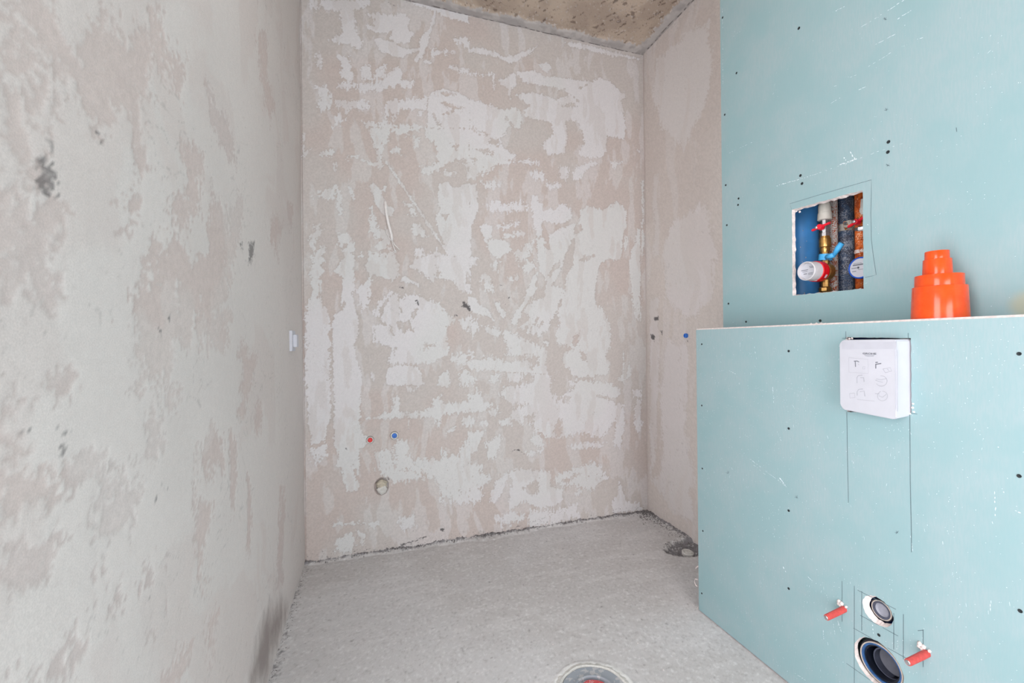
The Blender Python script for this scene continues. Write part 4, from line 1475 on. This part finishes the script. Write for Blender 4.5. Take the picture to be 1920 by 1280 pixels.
cI = (INLET[0] - 0.0035, INLET[1] + 0.002)
ringp('socket', cI, XF + 0.010, 0.0262, 0.0235, 0.09, MAT['black_plastic'], fi)
ringp('seal', cI, XF + 0.0085, 0.0240, 0.0215, 0.012, MAT['beige'], fi)
ringp('inner_ring', cI, XF + 0.0090, 0.0218, 0.0168, 0.02, MAT['grey_dark'], fi)
lathe('end_cap', (XF + 0.013, cI[0], cI[1]), (1, 0, 0), [(0.004, 0.0001), (0.003, 0.012), (0.0, 0.0158), (0.0, 0.0168), (0.02, 0.0168)], MAT['grey_plastic'], fi, 40)
ringp('backing', (INLET[0], INLET[1]), XF + 0.030, 0.05, 0.026, 0.004, MAT['navy'], fi)

ws = empty('waste_socket', (XF + 0.02, WASTE[0], WASTE[1]))
tag(ws, 'large black waste pipe socket in the lower round hole', 'pipe')
cW = (WASTE[0] - 0.003, WASTE[1] - 0.001)
ringp('socket', cW, XF + 0.012, 0.0545, 0.0500, 0.10, MAT['black_plastic'], ws)
ringp('socket_rim', cW, XF + 0.006, 0.0500, 0.0474, 0.09, MAT['beige'], ws)
ringp('rubber_lip', cW, XF + 0.008, 0.0474, 0.0425, 0.012, MAT['blue_rubber'], ws)
ringp('sleeve', cW, XF + 0.012, 0.0428, 0.0385, 0.10, MAT['black_plastic'], ws)
lathe('inner_bend', (XF + 0.03, cW[0] - 0.004, cW[1] - 0.002), (1, 0, 0), [(0.0, 0.0330), (0.0, 0.0360), (0.09, 0.0365), (0.10, 0.0001)], MAT['grey_dark'], ws, 40, True, 0, False)
lathe('inner_wall', (XF + 0.05, cW[0] - 0.004, cW[1] - 0.002), (1, 0, 0), [(0.0, 0.0328), (0.05, 0.0328), (0.05, 0.0001)], MAT['grey_plastic'], ws, 40, True, 0, False)

# ------------------------------------------------------------------ services in the shaft, seen through the hatch
def vpipe(name, x, y, r, za, zb, mat, label, seg=40):
    o = lathe(name, (x, y, za), (0, 0, 1), [(0, r), (zb - za, r)], mat, None, seg)
    return tag(o, label, 'pipe')


sewer = empty('sewer_pipe', (1.56, 1.2170, 0.0))
tag(sewer, 'thick bright blue sewer pipe at the edge of the hatch', 'pipe')
lathe('pipe', (1.56, 1.2170, 0.03), (0, 0, 1), [(0, 0.055), (2.85, 0.055)], MAT['blue_pipe'], sewer, 48)
for k, (da, zz, rr) in enumerate([(-0.9, 1.40, .0016), (-0.7, 1.385, .0012), (-1.0, 1.37, .0010), (-0.6, 1.44, .0012), (-0.8, 1.268, .0018), (-0.55, 1.33, .0010), (-0.95, 1.46, .0010), (-0.75, 1.50, .0012)]):
    lump('plaster_fleck', (1.56 - 0.0552 * math.cos(da), 1.2170 + 0.0552 * math.sin(da), zz), rr, MAT['gypsum'], sewer, 1, 0.5, 2, k, (.7, 1, 1.8))
riser = empty('mounting_pipe', (1.53, 1.0805, 0.0))
tag(riser, 'narrow steel pipe splashed with pale plaster beside the brass fittings', 'pipe')
lathe('pipe', (1.535, 1.0815, 0.03), (0, 0, 1), [(0, 0.0145), (2.85, 0.0145)], MAT['speck_pipe'], riser, 28)
drk = empty('waste_riser', (1.61, 1.0925, 0.0))
tag(drk, 'dark grey plastic riser pipe behind a rusty clamp', 'pipe')
lathe('pipe', (1.61, 1.0925, 0.03), (0, 0, 1), [(0, 0.0255), (1.45, 0.0255), (1.455, 0.0275), (1.475, 0.0275), (1.48, 0.0255), (2.85, 0.0255)], MAT['dark_pipe'], drk, 40)
lathe('rib', (1.588, 1.105, 1.50), (0, 0, 1), [(0, 0.0085), (0.2, 0.0085)], MAT['dark_pipe'], drk, 16)
# clamp around the dark pipe
cl = empty('pipe_clamp', (1.61, 1.0925, 1.49))
tag(cl, 'rusty white pipe clamp around the dark riser', 'clamp')
zcl = 1.492
lathe('band', (1.61, 1.0925, zcl - 0.012), (0, 0, 1), [(0, 0.0270), (0, 0.0300), (0.024, 0.0300), (0.024, 0.0270), (0, 0.0270)], MAT['rust_clamp'], cl, 40, True, 0, False)
box('lug', (1.553, 1.035, zcl - 0.010), (1.575, 1.062, zcl + 0.013), MAT['rust_clamp'], cl, 0.003)
box('lug', (1.560, 1.100, zcl - 0.012), (1.582, 1.118, zcl + 0.012), MAT['rust_clamp'], cl, 0.003)
lathe('bolt', (1.552, 1.049, zcl + 0.002), AX, [(0, 0.006), (0.005, 0.006)], MAT['steel'], cl, 6, False)

# hot water line -----------------------------------------------------
HX, HY = 1.47, 1.0625
hot = empty('hot_water_line', (HX, HY, 1.25))
tag(hot, 'vertical hot water line of brass fittings under a grey coupling', 'pipe')
V = (0, 0, 1)
lathe('supply_pipe', (HX, HY, 1.553), V, [(0, 0.0150), (0.9, 0.0150)], MAT['ppr'], hot, 32)
lathe('coupling', (HX, HY, 1.503), V, [(0, 0.0190), (0.002, 0.0212), (0.024, 0.0200), (0.025, 0.0186), (0.048, 0.0182), (0.052, 0.0172), (0.058, 0.0160), (0.058, 0.0150)], MAT['ppr'], hot, 40)
lathe('valve_body', (HX, HY, 1.446), V, [(0, 0.0130), (0.004, 0.0145), (0.013, 0.0145), (0.014, 0.0115), (0.024, 0.0140), (0.038, 0.0140), (0.042, 0.0112), (0.056, 0.0118), (0.060, 0.0118)], MAT['steel'], hot, 8, False)
hd = box('handle', (-0.034, -0.006, -0.0035), (0.026, 0.006, 0.0035), MAT['valve_red'], None, 0.0025)
# butterfly: narrow waist, round middle
bm = bmesh.new(); bm.from_mesh(hd.data)
for vtx in bm.verts: vtx.co.y *= 1.0 - 0.35 * (abs(vtx.co.x + 0.004) / 0.03 > 0.4)
bmesh.ops.create_cone(bm, cap_ends=True, segments=20, radius1=0.0105, radius2=0.0085, depth=0.014, matrix=Matrix.Translation((-0.002, 0, 0)))
bm.to_mesh(hd.data); bm.free()


def place_handle(o, pos, along, parent):
    al = Vector(along).normalized(); nx = Vector((-1, 0, 0)); nx = (nx - al * nx.dot(al)).normalized(); yy = nx.cross(al)
    m = Matrix.Identity(4)
    for i in range(3): m[i][0], m[i][1], m[i][2], m[i][3] = al[i], yy[i], nx[i], pos[i]
    o.data.transform(m)
    o.parent = parent
    o.matrix_parent_inverse = parent.matrix_world.inverted()


hd2 = hd.copy(); hd2.data = hd.data.copy(); COL.objects.link(hd2)
place_handle(hd, (HX - 0.026, HY - 0.001, 1.477), (-0.15, 0.93, -0.22), hot)
lathe('handle_nut', (HX - 0.030, HY + 0.004, 1.476), AX, [(0, 0.0048), (0.007, 0.0048), (0.008, 0.003)], MAT['steel'], hot, 6, False)
lathe('brass_filter', (HX, HY, 1.392), V, [(0, 0.0110), (0.006, 0.0132), (0.012, 0.0150), (0.017, 0.0135), (0.020, 0.0168), (0.046, 0.0172), (0.050, 0.0150), (0.056, 0.0135)], MAT['brass'], hot, 28)
lathe('brass_pipe', (HX, HY, 1.250), V, [(0, 0.0118), (0.050, 0.0118)], MAT['brass'], hot, 10, False)
lathe('brass_pipe', (HX, HY, 1.353), V, [(0, 0.0118), (0.045, 0.0118)], MAT['brass'], hot, 10, False)
lathe('union_nut', (HX, HY, 1.258), V, [(0, 0.0165), (0.004, 0.0185), (0.014, 0.0185), (0.018, 0.0150)], MAT['brass'], hot, 8, False)
lathe('lower_pipe', (HX, HY, 0.4), V, [(0, 0.0130), (0.852, 0.0130)], MAT['ppr'], hot, 24)
# blue security seal
seal = empty('security_seal', (HX, HY, 1.375))
tag(seal, 'light blue plastic security seal clipped round the brass pipe', 'seal')
lathe('collar', (HX, HY, 1.366), (0.0, -0.10, 1), [(0, 0.0120), (0, 0.0205), (0.021, 0.0195), (0.021, 0.0120), (0, 0.0120)], MAT['blue_tag'], seal, 24, True, 0, False)
tb = Vector((HX - 0.016, 1.046, 1.372)); te = Vector((HX - 0.022, 0.992, 1.408))
mid = Vector((HX - 0.021, 1.018, 1.375))
tube('tail', [tb, mid], [0.0085, 0.0085], MAT['blue_tag'], seal, 6)
tube('tail', [mid, mid.lerp(te, 0.5) + Vector((0, 0, 0.002)), te], [0.0065, 0.0095, 0.0085], MAT['blue_tag'], seal, 6)
# hot meter
MZ = 1.3265
hm = empty('water_meter', (HX - 0.02, HY, MZ))
tag(hm, 'water meter with a red ring and deep pale dial cup', 'water meter')
lathe('brass_body', (HX + 0.012, HY, MZ), AX, [(0, 0.024), (0.004, 0.029), (0.026, 0.029), (0.028, 0.024)], MAT['brass'], hm, 32)
lathe('red_ring', (1.446, HY, MZ), AX, [(0, 0.030), (0.004, 0.0345), (0.028, 0.0345), (0.031, 0.031)], MAT['meter_red'], hm, 48)
lathe('dial_cup', (1.416, HY, MZ), AX, [(0, 0.0325), (0.034, 0.0315), (0.036, 0.0300), (0.036, 0.0285), (0.022, 0.0280), (0.022, 0.0001)], MAT['meter_grey'], hm, 48)
DF = 1.394
dial = lathe('dial', (DF + 0.0002, HY, MZ), AX, [(0, 0.0279), (0.0006, 0.0276), (0.0006, 0.0001)], MAT['white_plastic'], hm, 40)


def dial_bar(y0, y1, z0_, z1_, mat, parent, x):
    return mesh_obj('print', [(x, y0, z0_), (x, y1, z0_), (x, y1, z1_), (x, y0, z1_)], [(0, 1, 2, 3)], mat, parent)


for y0, y1, zz, hgt in [(0.026, 0.002, 0.004, 0.0022), (0.022, 0.004, -0.001, 0.0016), (0.018, 0.006, -0.009, 0.0024), (0.002, -0.014, -0.008, 0.0016), (0.002, -0.014, -0.012, 0.0014), (-0.004, -0.020, 0.010, 0.0016), (-0.002, -0.018, 0.014, 0.0014)]:
    dial_bar(HY + y0, HY + y1, MZ + zz, MZ + zz + hgt, MAT['print'], dial, DF - 0.0009)
box('sticker', (1.4065, HY - 0.018, MZ - 0.0345), (1.4068, HY - 0.010, MZ - 0.033), MAT['white_plastic'], hm)
st = mesh_obj('bar_sticker', [Vector((x_, HY + 0.0352 * math.cos(math.radians(t)), MZ + 0.0352 * math.sin(math.radians(t)))) for x_ in (1.437, 1.429) for t in (205, 215, 225)], [(0, 1, 4, 3), (1, 2, 5, 4)], MAT['meter_grey'], hm)

# cold water line ------------------------------------------------------
CX, CY = 1.52, 0.983
cold = empty('cold_water_line', (CX, CY, 1.25))
tag(cold, 'rust orange pipe with a red valve handle at the hatch edge', 'pipe')
lathe('pipe', (CX, CY, 0.4), V, [(0, 0.0150), (2.4, 0.0150)], MAT['rust_pipe'], cold, 28)
lathe('collar', (CX, CY, 1.377), V, [(0, 0.0150), (0, 0.0166), (0.011, 0.0166), (0.011, 0.0150)], MAT['speck_pipe'], cold, 28, True, 0, False)
lathe('bracket', (CX - 0.002, CY - 0.012, 1.500), V, [(0, 0.010), (0.012, 0.0135), (0.024, 0.0115), (0.050, 0.010)], MAT['rag_pale'], cold, 14, True, 0.002)
lathe('valve_body', (CX, CY - 0.004, 1.447), V, [(0, 0.0155), (0.004, 0.018), (0.013, 0.018), (0.016, 0.0155)], MAT['steel'], cold, 8, False)
place_handle(hd2, (CX - 0.034, CY - 0.008, 1.474), (-0.05, 0.90, -0.38), cold)
hd2.name = 'handle'
lathe('handle_nut', (CX - 0.041, CY - 0.010, 1.475), AX, [(0, 0.0052), (0.007, 0.0052), (0.008, 0.003)], MAT['steel'], cold, 6, False)
cmz, cmy = 1.3185, 0.934
cm = empty('water_meter', (1.46, cmy, cmz))
tag(cm, 'blue rimmed water meter with a flat white dial', 'water meter')
lathe('body', (1.49, cmy, cmz), AX, [(0, 0.026), (0.03, 0.030)], MAT['brass'], cm, 32)
lathe('blue_rim', (1.462, cmy, cmz), AX, [(0, 0.033), (0.020, 0.034), (0.024, 0.0325), (0.024, 0.0295), (0.022, 0.0290)], MAT['meter_blue'], cm, 44)
dial2 = lathe('dial', (1.4405, cmy, cmz), AX, [(0, 0.0294), (0.0008, 0.0290), (0.0008, 0.0001)], MAT['white_plastic'], cm, 44)
for y0, y1, zz, hgt in [(0.020, -0.010, 0.008, 0.0038), (0.018, -0.006, 0.014, 0.0012), (0.024, 0.008, 0.000, 0.0020), (0.022, 0.010, -0.010, 0.0018), (0.004, -0.02, -0.006, 0.0012)]:
    dial_bar(cmy + y0, cmy + y1, cmz + zz, cmz + zz + hgt, MAT['print'], dial2, 1.4390)
star = []
for k in range(16):
    r_ = 0.0048 if k % 2 == 0 else 0.0022
    star.append((1.4389, cmy + 0.004 + r_ * math.cos(k * math.pi / 8), cmz + 0.001 + r_ * math.sin(k * math.pi / 8)))
mesh_obj('flow_star', star, [tuple(range(16))], MAT['print_dark'], dial2)

# ------------------------------------------------------------------ light switch
sw = empty('light_switch', (XL, 2.046, 1.112))
tag(sw, 'small white surface light switch on the side wall near the corner', 'switch')
box('plate', (XL - 0.004, 2.006, 1.0690), (XL + 0.0115, 2.086, 1.1560), MAT['white_plastic'], sw, 0.002)
box('rocker', (XL + 0.0110, 2.024, 1.0860), (XL + 0.0265, 2.070, 1.1390), MAT['white_plastic'], sw, 0.002)

# ------------------------------------------------------------------ capped water outlets
def outlet(name, pos, axis, r_ring, r_plug, mat, label, ring_mat='rag_pale'):
    o = empty(name, pos)
    tag(o, label, 'outlet', 'capped water outlets')
    if r_ring:
        lathe('socket', pos, axis, [(-0.03, r_ring), (0.003, r_ring), (0.0042, r_ring - 0.0012), (0.0042, r_plug + 0.0008), (-0.004, r_plug)], MAT[ring_mat], o, 28, True, 0.0008, False)
    if r_ring: lathe('gap', pos, axis, [(-0.03, r_ring + 0.0014), (0.0005, r_ring + 0.0014), (0.0005, r_ring - 0.001)], MAT['void'], o, 28, True, 0.0012, False)
    lathe('plug', pos, axis, [(-0.02, r_plug), (0.0035, r_plug), (0.005, r_plug - 0.0015), (0.005, r_plug * 0.55), (0.001, r_plug * 0.5), (0.001, 0.0001)], mat, o, 24)
    return o


p = P(694, 824, 1, YB); outlet('pipe_outlet', (p[0], YB - 0.006, p[2]), (0, -1, 0), 0.0180, 0.0118, MAT['red'], 'red capped water outlet low on the back wall')
p = P(739.5, 816, 1, YB); outlet('pipe_outlet', (p[0], YB - 0.006, p[2]), (0, -1, 0), 0.0205, 0.0125, MAT['blue'], 'blue capped water outlet beside the red one on the back wall')
p = P(1287, 629, 0, XR); outlet('pipe_outlet', (XR - 0.006, p[1], p[2]), (-1, 0, 0), 0, 0.0125, MAT['blue'], 'lone blue capped outlet beside the top corner of the teal boxing')

# blocked waste stub in the back wall
sb = empty('waste_stub', (STUB[0], YB, STUB[1]))
tag(sb, 'round waste stub in the back wall stuffed with dusty rag', 'pipe')
lathe('pipe', (STUB[0], YB + 0.029, STUB[1]), (0, -1, 0), [(0, 0.029), (0.026, 0.029), (0.0265, 0.0275), (0, 0.0275)], MAT['rag_pale'], sb, 32, True, 0.001, False)
lump('stuffing', (STUB[0] + 0.001, YB - 0.006, STUB[1] + 0.012), 0.029, MAT['rag'], sb, 3, 0.45, 2.6, 4, (0.98, 0.45, 0.72))
lump('stuffing', (STUB[0] + 0.003, YB - 0.009, STUB[1] - 0.016), 0.028, MAT['rag_pale'], sb, 3, 0.30, 1.8, 9, (0.92, 0.45, 0.80))

# ------------------------------------------------------------------ cable end on the back wall
cb = empty('cable_end', tuple(P(722, 376, 1, YB)))
tag(cb, 'white cable end with bare wires hanging from the back wall', 'cable')
pw = lambda u, v, d: Vector(P(u, v, 1, YB - d))
tube('cable', [pw(721, 374, -0.01), pw(722, 378, 0.006), pw(724, 398, 0.013), pw(729, 422, 0.016), pw(734, 440, 0.014), pw(735, 451, 0.013)], [.006, .0068, .0072, .0075, .0072, .006], MAT['cable'], cb, 12)
tube('wire', [pw(735, 450, .013), pw(740, 459, .016), pw(748.5, 467.5, .018)], .0026, MAT['cable'], cb, 8)
tube('wire', [pw(734, 450, .013), pw(737, 460, .018), pw(741, 470.5, .020)], .0026, MAT['cable'], cb, 8)
tube('wire', [pw(735, 452, .013), pw(729, 446, .018), pw(725, 438, .016), pw(722.5, 431, .012)], .0020, MAT['cable'], cb, 8)

# ------------------------------------------------------------------ floor drain and corner stub
dn = empty('floor_drain', (DRAIN[0], DRAIN[1], -0.02))
tag(dn, 'round grey floor drain collar with a scuffed red plug', 'drain')
lathe('collar', (DRAIN[0], DRAIN[1], -0.02), V, [(0, 0.104), (0.020, 0.105), (0.0225, 0.103), (0.0205, 0.078), (0.0205, 0.070), (0.024, 0.069), (0.024, 0.064), (0.012, 0.063), (0.012, 0.0001)], MAT['drain_grey'], dn, 64, True, 0.0006, False)
lathe('plug', (DRAIN[0], DRAIN[1], -0.02), V, [(0, 0.052), (0.019, 0.052), (0.022, 0.049), (0.022, 0.0001)], MAT['drain_red'], dn, 40, True, 0.003, False)
lathe('mortar_ring', (DRAIN[0], DRAIN[1], -0.02), V, [(0.004, 0.1045), (0.0205, 0.1055), (0.0235, 0.112), (0.0205, 0.126), (0.012, 0.132)], MAT['rag_pale'], dn, 96, True, 0.004, False)

q = P(1289, 1032, 2, 0.004)
fsb = empty('floor_stub', (q[0], q[1], floor_z(q[0], q[1])))
tag(fsb, 'pale blocked pipe stub in a dark hollow of the floor', 'pipe')
z_ = max(floor_z(q[0], q[1]) - 0.004, -0.020)
lathe('pipe', (q[0], q[1], z_), (0.06, -0.10, 1), [(0, 0.028), (0.014, 0.030), (0.019, 0.0285), (0.020, 0.024), (0.017, 0.020), (0.017, 0.0001)], MAT['rag_pale'], fsb, 32, True, 0.0025)
lump('filling', (q[0] + 0.001, q[1] - 0.003, z_ + 0.016), 0.019, MAT['rag_pale'], fsb, 2, 0.5, 2.5, 3, (1, 1, 0.28))

# ------------------------------------------------------------------ loose crumbs and torn paper: nobody could count them
def crumbs(name, spots, mat, label, cat):
    vs, fs = [], []
    ico = [(0, 0, 1), (.9, 0, .2), (.28, .85, .2), (-.72, .53, .2), (-.72, -.53, .2), (.28, -.85, .2), (0, 0, -.8)]
    ft = [(0, 1, 2), (0, 2, 3), (0, 3, 4), (0, 4, 5), (0, 5, 1), (6, 2, 1), (6, 3, 2), (6, 4, 3), (6, 5, 4), (6, 1, 5)]
    for (x, y, z0_, r) in spots:
        n = len(vs); t = random.uniform(0, 6)
        for (ax_, ay, az) in ico:
            k = r * random.uniform(.6, 1.2)
            vs.append((x + k * (ax_ * math.cos(t) - ay * math.sin(t)), y + k * (ax_ * math.sin(t) + ay * math.cos(t)), z0_ + k * az * .7))
        fs += [tuple(n + i for i in f) for f in ft]
    o = mesh_obj(name, vs, fs, mat)
    tag(o, label, cat, kind='stuff')


sp = []
random.seed(21)
for i in range(1500):
    x = random.uniform(XL, XR); d = abs(random.gauss(0, .010)) + .001
    w = float(fbm(np.array([x * 5]), np.array([2.0]), 77)[0])
    if random.random() > 0.15 + 1.6 * max(0, w - .35): continue
    sp.append((x, YB - d, floor_z(x, YB - d) + .001, random.uniform(.0015, .0055)))
for i in range(260):
    t = random.random(); y = YB - abs(random.gauss(0, .06)); x = XR - abs(random.gauss(0, .05))
    sp.append((x, y, floor_z(x, y), random.uniform(.002, .007)))
for i in range(420):
    y = random.uniform(1.72, YB); x = XR - abs(random.gauss(0, .035)) - .002
    sp.append((x, y, floor_z(x, y), random.uniform(.0015, .005)))
for i in range(420):
    t = random.uniform(0, 6.28); k = math.sqrt(random.random()) * 1.05
    x, y = PIT[0] + .13 * k * math.cos(t), PIT[1] + .09 * k * math.sin(t)
    if x < XR - .002: sp.append((x, y, floor_z(x, y), random.uniform(.0012, .005)))
for i in range(260):
    y = random.uniform(.9, YB); x = XL + abs(random.gauss(0, .012)) + .002
    sp.append((x, y, floor_z(x, y), random.uniform(.001, .003)))
crumbs('mortar_crumbs', sp, MAT['mortar'], 'dark mortar crumbs lying along the foot of the walls', 'rubble')
sp = []
for i in range(120):
    u, v = random.uniform(620, 1300), random.uniform(985, 1270)
    q = P(u, v, 2, 0)
    if XL + .05 < q[0] < XF - .02 and q[1] < YB - .05: sp.append((q[0], q[1], floor_z(q[0], q[1]) + .0005, random.uniform(.0006, .0018)))
for u, v in [(1192, 1006), (1194, 987), (1178, 981), (1163, 978), (1169, 987), (1216, 989), (1255, 1063), (1254, 1069), (1272, 1053), (1037, 1208), (1196, 1206), (1244, 1256), (1077, 988)]:
    q = P(u, v, 2, 0); sp.append((q[0], q[1], floor_z(q[0], q[1]) + .001, .0030))
crumbs('plaster_flecks', sp, MAT['gypsum'], 'white plaster flecks scattered over the screed', 'rubble')

ps = empty('paper_scrap', (XF, YE, 0.12))
tag(ps, 'torn shreds of white board paper curling off the boxing edge', 'paper')


def shred(pts, w):
    vs, fs = [], []
    for i, (u, v, d) in enumerate(pts):
        q = P(u, v, 0, XF + d)
        for s in (-1, 1): vs.append((q[0] + s * w * .4, q[1] + s * w * .3, q[2] + s * w * .5))
    for i in range(len(pts) - 1): fs.append((2 * i, 2 * i + 1, 2 * i + 3, 2 * i + 2))
    o = mesh_obj('shred', vs, fs, MAT['paper'], ps)
    m = o.modifiers.new('thick', 'SOLIDIFY'); m.thickness = .0006


shred([(1308, 1086, .001), (1303, 1085, 0), (1302, 1090, 0), (1304, 1096, .001), (1307, 1099, .001)], .0022)
shred([(1309, 1061, .001), (1306, 1063, 0), (1304, 1065, 0)], .004)
shred([(1309, 1137, .001), (1307, 1141, 0), (1306, 1143, 0)], .003)
# gypsum bits on the ledge
sp = []
for u in (1521, 1527, 1531, 1540, 1548, 1330, 1362):
    q = P(u, 600, 0, XF + .08); sp.append((q[0], q[1], ZT + .001, random.uniform(.003, .007)))
crumbs('gypsum_bits', sp, MAT['gypsum'], 'white gypsum bits lying on the boxing ledge', 'rubble')

# ------------------------------------------------------------------ unseen fill bulb added above the viewer to brighten the right wall
FILL_POS = (0.28, 0.62, 2.50)
lp = empty('pendant_lamp', (FILL_POS[0], FILL_POS[1], ZC))
tag(lp, 'bare round bulb hanging on a cable from the concrete ceiling', 'lamp')
tube('cord', [(FILL_POS[0], FILL_POS[1], ZC + 0.01), (FILL_POS[0], FILL_POS[1], FILL_POS[2] + 0.15)], 0.004, MAT['cable'], lp, 8)
lathe('socket', (FILL_POS[0], FILL_POS[1], FILL_POS[2] + 0.075), V, [(0, 0.022), (0.05, 0.022), (0.075, 0.008)], MAT['white_plastic'], lp, 20)
lathe('bulb', (FILL_POS[0], FILL_POS[1], FILL_POS[2] - 0.03), V, [(0.04 - 0.04 * math.cos(math.radians(q)), max(0.0002, 0.04 * math.sin(math.radians(q)))) for q in range(0, 171, 15)] + [(0.105, 0.012)], MAT['white_plastic'], lp, 20)
bl = bpy.data.lights.new('bulb_light', 'POINT')
bl.energy = 12.0
bl.color = (1.0, 0.97, 0.98)
bl.shadow_soft_size = 0.08
blo = bpy.data.objects.new('bulb_light', bl)
COL.objects.link(blo)
blo.location = (FILL_POS[0], FILL_POS[1], FILL_POS[2] + 0.01)
blo.parent = lp
blo.matrix_parent_inverse = lp.matrix_world.inverted()
